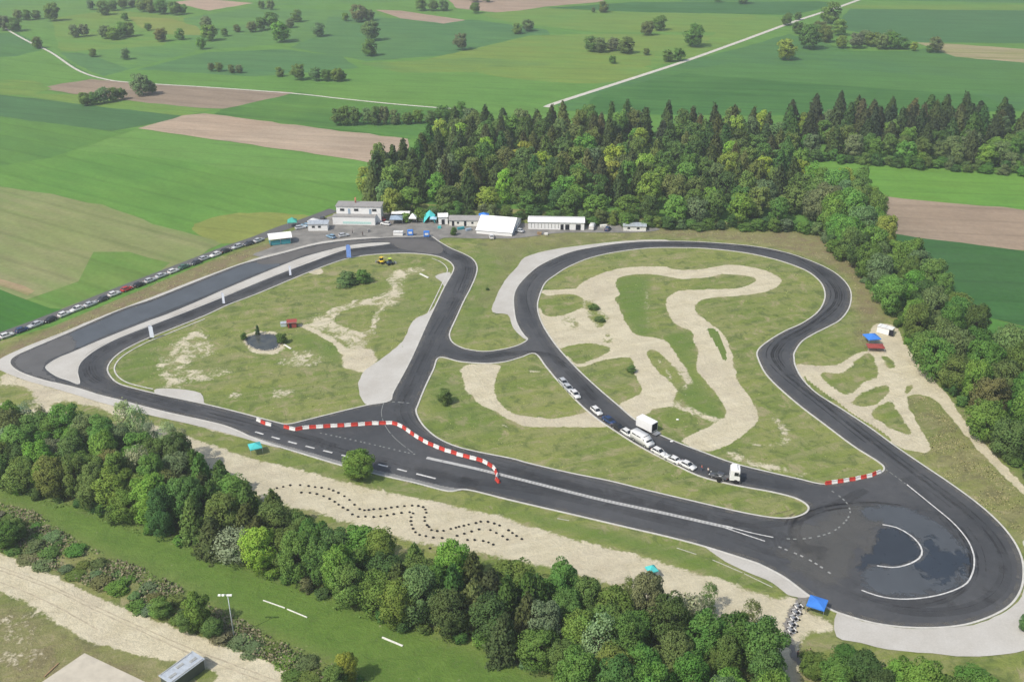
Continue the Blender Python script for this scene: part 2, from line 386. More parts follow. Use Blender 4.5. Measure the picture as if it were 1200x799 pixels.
# right kart paths
paint('r', [(930,427),(955,428),(980,427),(996,418),(1010,412),(1018,410),(1018,395),(1024,380),(1050,382),(1060,402),(1085,433),(1110,463),(1135,497),(1165,532),(1205,574),(1205,584),(1160,542),(1130,508),(1108,482),(1090,465),(1062,466),(1078,500),(1090,522),(1088,530),(1066,528),(1050,522),(1019,500),(987,479),(957,460),(940,443)], .95, 1)
paint('r', [(960,436),(985,437),(1000,424),(1015,414),(1024,418),(1030,440),(1015,447),(1000,460),(988,462),(970,450)], .25, 1)
paint('r', [(998,472),(1015,457),(1040,451),(1042,458),(1030,472),(1012,477)], .2, 1)
paint('r', [(1020,484),(1045,468),(1050,478),(1068,506),(1062,509),(1040,500)], .2, 1)
paint('r', [(1032,415),(1050,424),(1048,432),(1040,430)], .25, 1)
paint('r', [(940,437),(950,448),(985,473),(1000,485),(1030,503),(1045,515),(1040,515),(1015,499),(985,478),(955,459)], .2, 0)
paint('r', [(1062,453),(1070,451),(1066,460),(1060,460)], .3, 0)
paint('g', [(1050,385),(1064,402),(1090,435),(1115,465),(1140,498),(1170,530),(1205,570),(1215,566),(1170,510),(1130,470),(1090,420),(1060,384)], .5, 2)
# top right fringe and green margins
paint('g', [(760,268),(900,268),(960,280),(1000,300),(960,283),(900,272)], .4, 2)
paint('b', [(900,270),(960,278),(1000,300),(1030,360),(1040,380),(1000,360),(1005,330),(970,306),(920,290)], .9, 4)
paint('b', [(10,430),(110,378),(180,349),(240,325),(235,318),(120,362),(0,415)], 1, 1)
paint_line('r', [(640,276),(720,272),(820,269),(900,272),(960,283),(1000,305)], 1.2, .35, 1)

vs = np.zeros((GX.size, 3), np.float32); vs[:,0] = GX.ravel(); vs[:,1] = GY.ravel()
# gentle ground relief outside the tarmac is left to the material; the sheet stays flat so that everything rests on it
nx, ny = len(gx), len(gy)
idx = np.arange(nx*ny).reshape(ny, nx)
q = np.stack([idx[:-1,:-1], idx[:-1,1:], idx[1:,1:], idx[1:,:-1]], -1).reshape(-1, 4).astype(np.int32)
me = bpy.data.meshes.new('ground')
me.vertices.add(len(vs)); me.vertices.foreach_set('co', vs.ravel())
me.loops.add(q.size); me.loops.foreach_set('vertex_index', q.ravel())
me.polygons.add(len(q)); me.polygons.foreach_set('loop_start', np.arange(0, q.size, 4, dtype=np.int32))
me.update(calc_edges=True)
ca = me.attributes.new('mask', 'FLOAT_COLOR', 'POINT')
ca.data.foreach_set('color', np.stack([mask[k] for k in 'rgba'], -1).astype(np.float32).ravel())
n = N('ground_grass_and_sand')
at = n.n('ShaderNodeAttribute', attribute_name='mask'); sp = n.n('ShaderNodeSeparateColor'); n.l(at.outputs['Color'], sp.inputs[0])
r_, g_, b_, a_ = sp.outputs[0], sp.outputs[1], sp.outputs[2], at.outputs['Alpha']
p = n.pos()
n1 = n.noise(p, .035, 5, .65, .8); n2 = n.noise(p, .22, 6, .7, .5); n3 = n.noise(p, 1.3, 5, .75)
ns = n.noise(n.pos((.04,.35,1), -.35), 1, 5, .7, .6)
nf = n.noise(p, 4.5, 3, .7)
gcol = n.mix(n.mr(n1, .42, .58), (.150,.200,.044), (.205,.235,.062))
gcol = n.mix(n.mr(ns, .44, .60, 0, .55), gcol, (.255,.245,.12))
gcol = n.mix(n.mr(n2, .52, .62, 0, .75), gcol, (.095,.130,.038))
gcol = n.mix(n.mr(n2, .36, .45, .8, 0), gcol, (.30,.265,.15))
lush = n.mix(n.mr(n2, .35, .65), (.075,.145,.022), (.120,.200,.036))
gcol = n.mix(n.math('MULTIPLY', g_, n.mr(n3, .25, .6, .75, 1.), True), gcol, lush)
br = n.mix(n.mr(n3, .3, .7), (.17,.135,.075), (.24,.19,.115))
gcol = n.mix(n.math('MULTIPLY', b_, n.mr(n2, .38, .58, .35, 1.), True), gcol, br)
scr = n.mix(n.mr(n3, .3, .7), (.035,.070,.015), (.09,.12,.035))
gcol = n.mix(n.math('MULTIPLY', a_, n.mr(n2, .4, .55, 0, 1.), True), gcol, scr)
sand = n.mix(n.mr(n2, .35, .65), (.48,.43,.30), (.56,.51,.375))
sand = n.mix(n.mr(n1, .5, .7, 0, .6), sand, (.42,.365,.28))
sand = n.scale(sand, n.mr(ns, .3, .7, .9, 1.08))
tn = n.math('ADD', n.math('MULTIPLY', n2, .75), n.math('MULTIPLY', n3, .35))
th = n.math('ADD', r_, n.mr(tn, .3, .8, -.42, .42))
col = n.mix(n.mr(th, .44, .60), gcol, sand)
nst = n.n('ShaderNodeTexVoronoi'); nst.inputs['Scale'].default_value = .55; n.l(p, nst.inputs['Vector'])
stn = n.math('MULTIPLY', n.mr(nst.outputs['Distance'], .10, .16, 1, 0), n.mr(n2, .55, .62, 0, 1), True)
col = n.mix(n.math('MULTIPLY', stn, .35), col, (.42,.38,.27))
col = n.scale(col, n.mr(n3, .25, .75, .87, 1.13)); col = n.scale(col, n.mr(nf, .3, .7, .88, 1.12))
n.color(col); n.bump(n.math('ADD', n3, n.math('MULTIPLY', n2, 2.)), .7, .35)
tag(link('ground', me, mats=n.m), kind='structure')

# ================================================================== FAR FIELDS
fz = [0.008]
def field(pts, c, c2=None, rot=.3, streak=.5, name='field', am=.5, sm=1):
    fz[0] += .0015
    w = rough_edge(world(smooth(pts, True, sm) if sm > 1 else pts), 7, am)
    return sheet(name, [w], field_mat('crop', c, c2, rot, streak), fz[0])
G1=(.125,.225,.055); G2=(.155,.255,.068); G3=(.095,.190,.060); T=(.085,.170,.080); TL=(.115,.205,.085); DK=(.055,.135,.040); BR=(.275,.215,.155); BR2=(.35,.27,.20); YL=(.20,.25,.065)
def mul(c, k): return tuple(x*k for x in c)
# one wide base of pasture from the service road to the horizon
field([(-900,-110),(2100,-110),(2100,140),(1300,262),(1240,300),(900,262),(430,235),(300,283),(200,325),(60,383),(-10,402),(-120,420),(-500,420)], G1, G2, .5, .6, am=0)
field([(-400,-105),(700,-105),(480,2),(380,6),(200,6),(0,8),(-300,12)], TL, G2, .1, .6)
field([(700,-105),(1900,-105),(1900,-10),(1250,5),(1000,0),(800,2)], TL, T, .1, .6)
field([(-60,5),(60,1),(200,5),(205,20),(120,40),(30,30),(-60,22)], TL, G2, .1)
field([(60,22),(130,12),(230,22),(190,55),(110,62),(70,60)], G2, YL, .2)
field([(215,22),(300,8),(440,14),(470,30),(400,48),(330,52),(225,60)], G2, TL, .2)
field([(-60,42),(20,38),(60,60),(110,90),(60,96),(0,100),(-60,100)], T, G3, .5)
field([(-60,72),(20,66),(52,58),(108,92),(40,103),(-60,110)], G1, G2, .4)
field([(70,62),(150,62),(165,85),(120,90),(90,76)], T, TL, .4)
field([(90,60),(220,52),(240,70),(150,80)], TL, G2, .3)
field([(200,3),(240,-1),(296,4),(244,13)], BR2, mul(BR2,1.1), .2)
field([(150,20),(200,22),(232,32),(236,42),(190,40),(165,33)], YL, (.24,.26,.09), .2)
field([(225,62),(330,56),(420,70),(600,90),(700,80),(660,112),(540,126),(345,106),(153,95),(120,90),(150,82)], G1, G2, .12)
field([(240,62),(330,58),(400,66),(420,80),(300,90),(160,82)], TL, T, .12)
field([(385,20),(560,24),(640,35),(660,60),(560,62),(430,72),(340,56),(380,40)], T, TL, .12)
field([(500,70),(620,42),(700,40),(860,42),(840,60),(740,82),(600,80)], YL, G2, .15)
field([(420,74),(560,68),(650,74),(620,84),(470,86)], TL, YL, .12)
field([(560,80),(740,78),(760,86),(700,98),(600,92)], YL, G2, .1, sm=4)
field([(440,12),(470,13),(546,24),(520,28),(470,22)], BR2, mul(BR2,.9), .2)
field([(535,10),(520,-6),(740,-8),(700,3),(640,8),(590,16)], BR, BR2, .1)
field([(560,17),(640,10),(860,16),(915,20),(880,38),(700,38),(600,27)], G2, YL, .08)
field([(640,10),(740,3),(960,2),(985,5),(930,18),(760,15)], T, DK, .08)
field([(985,6),(1260,6),(1260,15),(1060,11),(990,10)], G2, YL, .06)
field([(996,11),(1260,13),(1260,52),(1080,50),(1040,42),(975,34)], mul(T,.9), T, .1)
field([(870,56),(925,40),(1000,60),(1070,60),(1090,56),(1260,60),(1260,110),(1200,128),(900,132),(655,130),(653,122),(800,73)], T, (.10,.19,.06), .12)
field([(760,88),(860,74),(1000,82),(1200,98),(1250,112),(1000,104),(900,98)], (.10,.19,.065), G3, .12)
field([(700,108),(800,86),(950,98),(1150,112),(1200,130),(900,136),(680,134)], G3, DK, .12)
field([(1074,50),(1120,52),(1200,58),(1260,60),(1260,78),(1200,74),(1120,67),(1095,58)], (.36,.29,.19), (.22,.24,.09), .1, .8)
field([(855,20),(915,22),(920,30),(885,44),(820,66),(760,80),(770,60),(830,48)], G2, YL, .1)
field([(43,104),(107,93),(153,97),(250,103),(342,108.5),(325,116),(262,128),(200,124),(140,117),(95,111)], BR, mul(BR,.85), .3)
field([(-60,92),(40,95),(60,104),(40,110),(0,112),(-60,112)], G1, YL, .3)
field([(20,110),(95,111),(140,117),(250,129),(215,137),(150,131),(60,118)], G2, YL, .3)
field([(-60,100),(0,112),(60,118),(150,129),(213,136),(190,143),(130,154),(0,137),(-60,125)], mul(T,.75), T, .3)
field([(262,128),(325,114),(350,108),(400,117),(540,128),(520,150),(480,163),(400,154),(250,134)], DK, G1, .3)
field([(390,148),(480,142),(540,135),(500,165),(440,157)], G1, G3, .3)
field([(163,151),(215,136),(240,133),(400,154),(478,163),(480,172),(465,192),(433,190),(400,185),(267,166)], (.40,.32,.235), (.33,.26,.19), .18, .7)
field([(-60,125),(0,137),(130,154),(160,151),(60,185),(-60,205)], G3, G1, .5)
field([(-60,205),(60,185),(160,152),(270,167),(430,191),(425,225),(350,262),(262,284),(180,262),(120,240),(60,228),(0,218),(-60,212)], (.115,.225,.052), (.15,.255,.062), .55)
field([(160,152),(267,167),(432,191),(426,215),(330,210),(190,185),(90,176)], (.14,.255,.065), (.17,.27,.08), .22)
field([(-60,213),(0,219),(60,228),(120,240),(180,262),(262,285),(200,318),(120,350),(60,366),(20,350),(-60,325)], (.235,.235,.115), (.17,.23,.075), .55, .6)
field([(110,295),(150,296),(200,308),(180,322),(120,345),(60,366),(30,352),(90,330)], G1, (.18,.23,.075), .55)
field([(225,268),(240,258),(280,250),(330,251),(368,256),(330,272),(290,283),(262,285),(238,278)], (.25,.26,.09), (.22,.25,.08), .3, .5, sm=4)
field([(-60,318),(0,340),(60,362),(74,362),(20,388),(-10,396),(-100,418),(-200,380)], DK, (.07,.17,.03), .55)
field([(-30,318),(0,326),(28,335),(40,341),(34,346),(0,334),(-30,326)], (.33,.24,.15), (.25,.25,.10), .55)
# right hand side fields
field([(955,180),(1260,204),(1400,215),(1400,262),(1200,247),(1030,231),(950,215)], (.125,.25,.055), (.17,.28,.06), .1)
field([(1015,229),(1200,246),(1400,262),(1400,312),(1200,294),(1010,272)], (.255,.20,.145), (.30,.24,.175), .12, .7)
field([(1010,270),(1200,294),(1400,312),(1400,440),(1200,383),(1050,345),(1020,300)], mul(T,.72), (.055,.135,.045), .12)
field([(1020,335),(1080,350),(1200,384),(1400,440),(1400,500),(1200,416),(1120,400)], (.085,.185,.045), (.11,.21,.055), .2)
field([(1120,400),(1200,414),(1400,470),(1400,520),(1200,441),(1150,425)], (.24,.24,.10), (.18,.23,.07), .2)
field([(1130,420),(1200,438),(1400,510),(1400,760),(1300,700),(1210,566),(1160,500)], (.085,.185,.035), (.13,.23,.05), .2)

PALE = plain('pale_gravel_road', (.52,.50,.44), .95, .1, var=.15, sc=.3)
def track_line(name, pts, w, mat, z, **k): return ribbon(name, resample(world(smooth(pts, False, 8)), 1.5), w, mat, z, **k)
track_line('farm_road', [(-60,-10),(0,30),(35,50),(60,62),(90,82),(118,92),(153,97),(250,103),(345,110),(400,116),(470,123),(545,129)], 1.7, PALE, .10)
track_line('farm_road', [(640,126),(652,121),(720,99),(800,73),(870,48),(930,26),(985,8),(1040,-12)], 3.6, PALE, .10)
SRV = N('worn_road_asphalt'); pp = SRV.pos()
SRV.color(SRV.mix(SRV.mr(SRV.noise(pp,.25,5),.35,.65), (.165,.16,.15), (.25,.24,.22))); SRV = SRV.m

# ================================================================== SERVICE AREA, VERGES, ASPHALT
sheet('service_yard', [world(smooth([(296,299),(318,290),(340,272),(372,262),(392,252),(440,250),(480,250),(560,258),(620,262),(690,262),(760,266),(772,270),(740,273),(660,273),(610,279),(565,280),(520,279),(512,286),(490,284),(440,284),(400,287),(366,292),(330,303)], True, 3))], SRV, .100)
track_line('parking_lane', [(-60,414),(0,394),(60,372),(130,344),(200,317),(262,293),(300,280),(330,268),(360,258),(392,246)], 5.2, plain('lane_asphalt', (.12,.12,.12), .9, .1), .104)
VERGE = N('pale_concrete_gravel'); pv = VERGE.pos()
cc = VERGE.mix(VERGE.mr(VERGE.noise(pv,.12,6,.6),.35,.65), (.42,.40,.36), (.49,.475,.44))
VERGE.color(VERGE.scale(cc, VERGE.mr(VERGE.noise(pv,3,4,.7),.3,.7,.92,1.08))); VERGE = VERGE.m
def verge(pts, z=.108, sm=3, m=None): sheet('runoff_strip', [rough_edge(world(smooth(pts, True, sm)), 1.5, .05)], m or VERGE, z)
verge([(577,366),(580,352),(591,330),(606,313),(615,302),(641,294),(673,289),(717,284),(750,281.5),(780,281.5),(780,284),(740,285.5),(690,292),(640,310),(608,340),(604,362),(610,382),(620,397),(614,397),(606,390),(600,382),(595,369)])
verge([(421,459),(420,450),(422,444),(428,434),(448,420),(472,400),(484,376),(503,366),(514,352),(506,370),(486,414),(466,455),(458,472),(432,475.5),(423,466)])
verge([(510,324),(524,319.5),(528,322),(522,338),(518,331)])
verge([(183,456),(210,456),(235,461),(239,472),(244,475.5),(220,471),(186,463)])
verge([(981,718),(1010,728),(1070,737),(1140,732),(1185,712),(1200,690),(1202,650),(1199,635),(1215,632),(1260,700),(1235,745),(1200,762),(1173,767),(1133,769.5),(1093,766),(1040,761),(1008,753),(980,746)])
verge([(824,638),(860,648),(896,662),(920,675),(950,697),(936,700),(922,696),(905,683),(880,672),(850,658)])
verge([(0,434),(-6,428),(0,421),(12,414.5),(40,402.5),(80,387),(112,373.5),(180,347.5),(240,324),(300,303),(333,294.5),(367,285.5),(400,280.5),(440,278),(440,281),(380,288),(300,308),(180,352),(80,392),(24,418),(16,425),(30,437),(70,448),(116,461),(170,475),(230,489),(296,510),(330,523),(322,524),(290,515),(258,506),(226,498),(168,485),(112,470),(66,456),(30,446)])
ASPH = N('track_asphalt'); pa = ASPH.pos()
c = ASPH.mix(ASPH.mr(ASPH.noise(pa,.03,5,.6,.5),.38,.62), (.050,.053,.058), (.074,.076,.080))
c = ASPH.scale(c, ASPH.mr(ASPH.noise(pa,.5,6,.7),.3,.7,.86,1.14))
c = ASPH.mix(ASPH.mr(ASPH.noise(pa,.12,7,.75,1.5), .54, .72, 0, .55), c, (.115,.112,.105))
c = ASPH.scale(c, ASPH.mr(ASPH.noise(pa,6,3,.7),.3,.7,.92,1.08))
ASPH.color(c); ASPH.b.inputs['Roughness'].default_value = .75; ASPH.b.inputs['Specular IOR Level'].default_value = .25
ASPH.bump(ASPH.noise(pa,14,2),.3,.02); ASPH = ASPH.m
ZA = .12
oW, w1, w3, w4, w5 = [world(smooth(l)) for l in (OUT, I1, I3, I4, I5)]
# the islands rise 4 cm above the tarmac, so tarmac has real holes and the ground shows through them
sheet('race_track', [oW, w1, w3, w4, w5], ASPH, ZA)
CURB = plain('concrete_edge', (.50,.49,.45), .9, .1, var=.15, sc=.8)
for l in (oW, w1, w3, w4): ribbon('track_edge', l, .42, CURB, ZA+.004, closed=True, h=.02)
sheet('divider_strip', [w5], VERGE, ZA-.01)
ribbon('track_edge', w5, .25, CURB, ZA+.004, closed=True, h=.02)
# second kerb line of the left infield
inner = [(240,374),(200,390),(173,401),(152,412),(139,422),(134,432),(138,441),(148,448),(165,453),(184,457)]
track_line('track_edge', inner, .4, CURB, .112)
track_line('track_edge', [(506,303),(516,307),(523,313),(524,319),(518,333),(508,354),(500,370)], .35, CURB, .112)

def wear_mat(name, c, alpha, sc=(1,1,1), ns=.6, lo=.4, hi=.62):
    n = N(name); f = n.math('MULTIPLY', n.mr(n.noise(n.pos(sc), ns, 5, .7), lo, hi), alpha, True); n.color(c)
    tr = n.n('ShaderNodeBsdfTransparent'); mx = n.n('ShaderNodeMixShader'); n.l(f, mx.inputs[0]); n.l(tr.outputs[0], mx.inputs[1]); n.l(n.b.outputs[0], mx.inputs[2]); n.l(mx.outputs[0], n.out.inputs[0]); return n.m
DUST = wear_mat('edge_dust', (.22,.205,.175), .40); SKID = wear_mat('rubber_marks', (.024,.024,.026), .26, ns=.15, lo=.42, hi=.55); SEAM = wear_mat('paving_seam', (.025,.026,.028), .45, ns=.3)
wz = [ZA+.0045]
def wear(pts, w, m, closed=False, off=0, name='tyre_marks'):
    wz[0] += .00025; ribbon(name, pts, w, m, wz[0], closed=closed, off=off)
for l in (oW, w1, w3, w4):
    area = sum(a.x*b.y-b.x*a.y for a, b in zip(l, l[1:]+l[:1])); sg = 1 if (area > 0) == (l is oW) else -1
    wear(l, 1.1, DUST, True, sg*.75, 'edge_dust')
CL = [[(540,562),(640,578),(760,606),(860,632),(940,664),(1000,697),(1070,717),(1140,711),(1176,682),(1170,640),(1130,597),(1050,537),(970,475),(913,428),(914,404),(950,382),(980,356),(976,332),(935,302),(860,288.5),(780,287),(700,293),(645,310),(617,335),(616,362),(640,405),(690,466),(760,518),(850,556),(950,575)],
      [(560,568),(470,545),(380,520),(300,498),(200,472),(130,452),(106,436),(116,415),(180,386),(300,338),(400,298),(470,290),(520,297),(545,310),(535,345),(505,400),(480,455),(470,485),(500,515),(600,550),(760,590),(880,615),(960,600),(1020,570)],
      [(1100,600),(1020,590),(950,600),(930,625),(960,660),(1010,690)], [(1060,560),(1110,610),(1135,650),(1125,690),(1070,708),(1000,695)], [(520,410),(560,419),(600,414),(650,420),(700,470)]]
for l in CL:
    w_ = resample(world(smooth(l, False, 8)), 2.0)
    for k_ in range(5):
        a_ = random.uniform(0,.5); b_ = random.uniform(.5,1); seg = w_[int(a_*len(w_)):int(b_*len(w_))]
        if len(seg) > 6:
            o_ = random.uniform(-2,2); wear(seg, random.uniform(.25,.5), SKID, off=o_); wear(seg, random.uniform(.25,.5), SKID, off=o_+1.5)
    wear(w_, 2.6, wear_mat('racing_line', (.036,.037,.040), .20, ns=.08, lo=.40, hi=.60))
    wear(w_, .09, SEAM, off=.3, name='paving_seam')
RUT = plain('wheel_rut', (.40,.35,.255), .95, .1, var=.25, sc=.8)
for pts in ([(0,668),(60,690),(140,728),(230,768),(330,806)], [(0,664),(60,686),(140,723),(230,762),(335,801)], [(0,682),(50,702),(120,740)]):
    w_ = resample(world(smooth(pts, False, 8)), 1.2); w_ = [q+Vector((random.gauss(0,.05),random.gauss(0,.05),0)) for q in w_]
    ribbon('wheel_rut', w_, [random.uniform(.15,.4) for _ in w_], RUT, .006)
# ---- soft patches on the tarmac
sz = [0]
def soft_sheet(name, polys, c, z, rough=.6, bl=4, st=.5, nsc=.35, amp=.5, alpha=1.0, c2=None, spec=.3, kind='structure'):
    sz[0] += 1; z += .006+sz[0]*.0006
    W_ = [[(p.x, p.y) for p in world(smooth(q, True, 3))] for q in polys]
    xs = [p[0] for q in W_ for p in q]; ys = [p[1] for q in W_ for p in q]
    ax = np.arange(min(xs)-bl*st*2.5, max(xs)+bl*st*2.5, st); ay = np.arange(min(ys)-bl*st*2.5, max(ys)+bl*st*2.5, st)
    X, Y = np.meshgrid(ax, ay); m = np.zeros(X.shape)
    for q in W_: m = np.maximum(m, pip(X, Y, q).astype(float))
    if bl: m = blur(m, bl)
    keep = m > .01; keep[0,:] = keep[-1,:] = keep[:,0] = keep[:,-1] = False
    id_ = np.arange(m.size).reshape(m.shape)
    k = keep[:-1,:-1]|keep[:-1,1:]|keep[1:,1:]|keep[1:,:-1]
    qd = np.stack([id_[:-1,:-1], id_[:-1,1:], id_[1:,1:], id_[1:,:-1]], -1)[k]
    used, inv = np.unique(qd, return_inverse=True)
    me = bpy.data.meshes.new(name)
    v = np.stack([X.ravel()[used], Y.ravel()[used], np.full(len(used), z)], -1)
    me.from_pydata(v.tolist(), [], inv.reshape(qd.shape).tolist())
    at = me.attributes.new('m', 'FLOAT', 'POINT'); at.data.foreach_set('value', m.ravel()[used].astype(np.float32))
    n = N(name); a = n.n('ShaderNodeAttribute', attribute_name='m'); p = n.pos()
    nn = n.noise(p, nsc, 5, .65, .8)
    f = n.math('MULTIPLY', n.mr(n.math('ADD', a.outputs['Fac'], n.mr(nn,.3,.7,-amp,amp)), .42, .62), alpha, True)
    f = n.math('MULTIPLY', f, n.mr(a.outputs['Fac'], 0.03, .3), True)
    n.color(n.mix(n.mr(n.noise(p,.2,5),.35,.65), c, c2 or mul(c,1.2)))
    n.b.inputs['Roughness'].default_value = rough; n.b.inputs['Specular IOR Level'].default_value = spec
    tr = n.n('ShaderNodeBsdfTransparent'); mx = n.n('ShaderNodeMixShader')
    n.l(f, mx.inputs[0]); n.l(tr.outputs[0], mx.inputs[1]); n.l(n.b.outputs[0], mx.inputs[2]); n.l(mx.outputs[0], n.out.inputs[0])
    o = link(name, me, mats=n.m); tag(o, kind=kind); return o
soft_sheet('smooth_asphalt', [[(82,392),(100,384),(144,365),(180,353),(240,329),(276,314.5),(298,308),(330,310),(300,321),(240,347),(170,375),(120,395),(88,409),(84,400)]], (.078,.090,.104), ZA+.006, .7, 1, .5, .3, .12, .95)
soft_sheet('light_asphalt', [[(15,422),(40,409),(82,392),(88,409),(60,420),(50,432),(58,440),(90,452),(60,446),(30,437)]], (.12,.12,.12), ZA+.006, .8, 2, .5, .3, .3, .8)
soft_sheet('light_asphalt', [[(300,307),(380,287),(440,281),(500,281),(520,292),(510,298),(470,292),(456,284),(425,285),(360,299),(330,309)]], (.125,.12,.115), ZA+.006, .8, 1, .5, .15, .3, .8)
soft_sheet('light_shoulder', [[(285,508),(322,519),(365,531),(400,541),(450,553),(487,562),(528,571.5),(548,573),(526,576),(487,567),(450,558),(399,545.5),(365,535.5),(322,522.5)]], (.21,.21,.20), ZA+.006, .9, 0, .35, .5, .05, .9)
soft_sheet('light_asphalt', [[(905,640),(940,620),(1000,590),(1040,585),(1060,600),(1040,612),(1015,640),(1010,670),(985,690),(950,690),(930,670)]], (.118,.116,.108), ZA+.006, .8, 8, .5, .12, .35, .45)
soft_sheet('smooth_asphalt', [[(1000,598),(1035,592),(1075,600),(1105,617),(1128,638),(1138,662),(1125,685),(1095,695),(1050,699),(1015,692),(1008,675),(1018,663),(1034,665),(1050,666.5),(1068,661),(1081,652),(1082,641),(1071,629),(1053,618),(1035,613.5),(1015,610)]], (.082,.093,.106), ZA+.010, .6, 5, .4, .35, .35, .75)
soft_sheet('wet_patch', [[(1036,619),(1052,621),(1069,632),(1078,643),(1077,652),(1066,658),(1050,662),(1034,661.5),(1020,660),(1008,672),(1002,668),(1008,656),(1022,645),(1028,632),(1030,622)]], (.030,.036,.045), ZA+.014, .35, 2, .35, .45, .55, .95, spec=.5)
soft_sheet('wet_patch', [[(1085,628),(1092,628),(1096,640),(1112,650),(1135,648),(1136,664),(1118,676),(1098,684),(1082,672),(1072,664),(1083,655),(1088,640)]], (.028,.036,.048), ZA+.014, .35, 3, .35, .35, .75, .95, spec=.5)
for q, a in (([(590,548),(700,572),(860,610),(940,632),(1000,660),(950,650),(850,622),(700,587),(585,560)], .35),
             ([(1150,610),(1175,640),(1182,672),(1165,705),(1120,722),(1060,724),(1010,712),(1060,716),(1120,712),(1158,690),(1168,660),(1158,632)], .4),
             ([(560,582),(480,556),(330,512),(200,478),(130,460),(200,472),(330,505),(480,545),(570,570)], .3)):
    soft_sheet('tyre_marks', [q], (.040,.041,.043), ZA+.008, .7, 6, .5, .12, .35, a*.8)
soft_sheet('worn_path', [[(940,697),(946,702),(938,716),(933,730),(929,745),(932,760),(950,775),(938,782),(925,765),(918,745),(920,728),(926,712),(932,703)]], (.20,.19,.175), .03, .9, 2, .4, .5, .3, .9)
WL = N('worn_white_paint'); pw = WL.pos()
WL.color(WL.mix(WL.mr(WL.noise(pw,1.2,5,.7),.42,.58), (.62,.62,.60), (.42,.42,.41))); WL = WL.m
zl = ZA+.034
track_line('lane_marking', [(500,536.7),(560,550),(620,564.7),(701,585),(780,602),(847,617),(862,620)], 1.1, plain('grey_paint', (.30,.30,.29), .8, .1, var=.2), zl)
med = resample(world([(500,536.7),(560,550),(620,564.7),(701,585),(780,602),(847,617),(862,620)]), .45)
ribbon('lane_marking', med, .8, plain('pale_grey_paint', (.42,.42,.41), .8, .1, var=.15), zl+.004, dash=(.5,.4))
track_line('lane_marking', [(850,616.5),(880,624.5),(909,630.5)], .3, WL, zl+.005)
track_line('lane_marking', [(850,619),(880,629),(904,637)], .3, WL, zl+.005)
track_line('lane_marking', [(1062.5,568),(1092,592),(1117,613),(1133,632),(1140,647),(1141.7,660),(1139,673),(1131,685),(1109,695),(1080,701),(1051,702),(1027,698),(1004,689.5)], .32, WL, zl)
track_line('lane_marking', [(1034,615),(1052,619),(1070,630),(1079.5,642),(1079,652),(1068,660),(1050,665),(1034,664),(1019,662)], .36, WL, zl)
def dots(pts, w, d, g, m=WL): ribbon('lane_marking', resample(world(smooth(pts, False, 8)), d), w, m, zl, dash=(d*.98, g))
FAINT = plain('faint_paint', (.24,.25,.24), .8, .1)
dots([(914,631),(935,632),(955,629.5),(974,624),(988,614),(996,602),(993,591),(984,582),(972,574)], .35, .7, 1.0, FAINT)
dots([(905,638),(920,644),(944,654),(964,666),(978,676)], .45, .7, 1.0, plain('grey_paint', (.3,.3,.3)))
dots([(371,507),(400,513),(436,521),(470,529),(492,534)], .4, .5, .9, FAINT)
dots([(450,471),(447,485),(452,500),(464,515),(484,531)], .16, .8, .1, FAINT)
dots([(456,471),(470,472),(482,473)], .3, .8, .5, FAINT)
dots([(1036,549),(1050,559),(1062,568)], .2, .6, .4, FAINT)
dots([(290,503.5),(330,515.5),(370,526),(410,536),(450,546),(490,556),(530,566)], .5, 2.6, 2.4)
# thin irrigation strips on the lower verge and slab in the corner
SLAB = plain('slab_concrete', (.48,.44,.36), .9, .1, var=.12, sc=.4)
sheet('concrete_pad', [world([(99,765),(175,801),(230,850),(-20,850),(40,805)])], SLAB, .05)

# ================================================================== FOLIAGE
def leaf_mesh(name, C, Nn, size, shade, elong=1.0, up=None, trunk=None):
    """C centres, Nn shading normals, one small four-sided leaf cluster each"""
    k = len(C); rnd = rng.normal(size=(k,3)); rnd += Nn*.9
    rnd /= np.linalg.norm(rnd, axis=1, keepdims=True)
    t = np.cross(rnd, rng.normal(size=(k,3)) if up is None else up); t /= np.linalg.norm(t, axis=1, keepdims=True)+1e-9
    b = np.cross(rnd, t)
    s = (size*rng.uniform(.6,1.35,(k,1)))
    ang = rng.uniform(-.35,.35,(k,4,1))
    V = np.stack([C-t*s*.5*elong, C-b*s*.5, C+t*s*.5*elong, C+b*s*.5], 1)+ang*s[:,None,:]*.35*rng.normal(size=(k,4,3))
    me = bpy.data.meshes.new(name); V = V.reshape(-1,3)
    nv = len(V); me.vertices.add(nv); me.vertices.foreach_set('co', V.astype(np.float32).ravel())
    me.loops.add(nv); me.loops.foreach_set('vertex_index', np.arange(nv, dtype=np.int32))
    me.polygons.add(k); me.polygons.foreach_set('loop_start', np.arange(0, nv, 4, dtype=np.int32))
    me.update(calc_edges=True)
    a = me.attributes.new('shade', 'FLOAT', 'POINT'); a.data.foreach_set('value', np.repeat(shade, 4).astype(np.float32))
    sn = np.repeat(Nn*.95+rnd*.22, 4, axis=0); sn /= np.linalg.norm(sn, axis=1, keepdims=True)
    me.polygons.foreach_set('use_smooth', np.ones(k, bool))
    me.normals_split_custom_set_from_vertices(sn.tolist())
    me.materials.append(LEAF); return me
LEAF = bpy.data.materials.new('foliage'); LEAF.use_nodes = True; t_ = LEAF.node_tree; t_.nodes.clear()
L_ = N.__new__(N); L_.m = LEAF; L_.t = t_
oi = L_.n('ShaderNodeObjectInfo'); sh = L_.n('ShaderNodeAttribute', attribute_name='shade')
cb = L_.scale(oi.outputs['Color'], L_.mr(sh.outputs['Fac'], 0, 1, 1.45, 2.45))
hs = L_.n('ShaderNodeHueSaturation'); L_.l(cb, hs.inputs['Color']); L_.l(L_.mr(L_.noise(L_.pos(),.35,3),.3,.7,.49,.512), hs.inputs['Hue'])
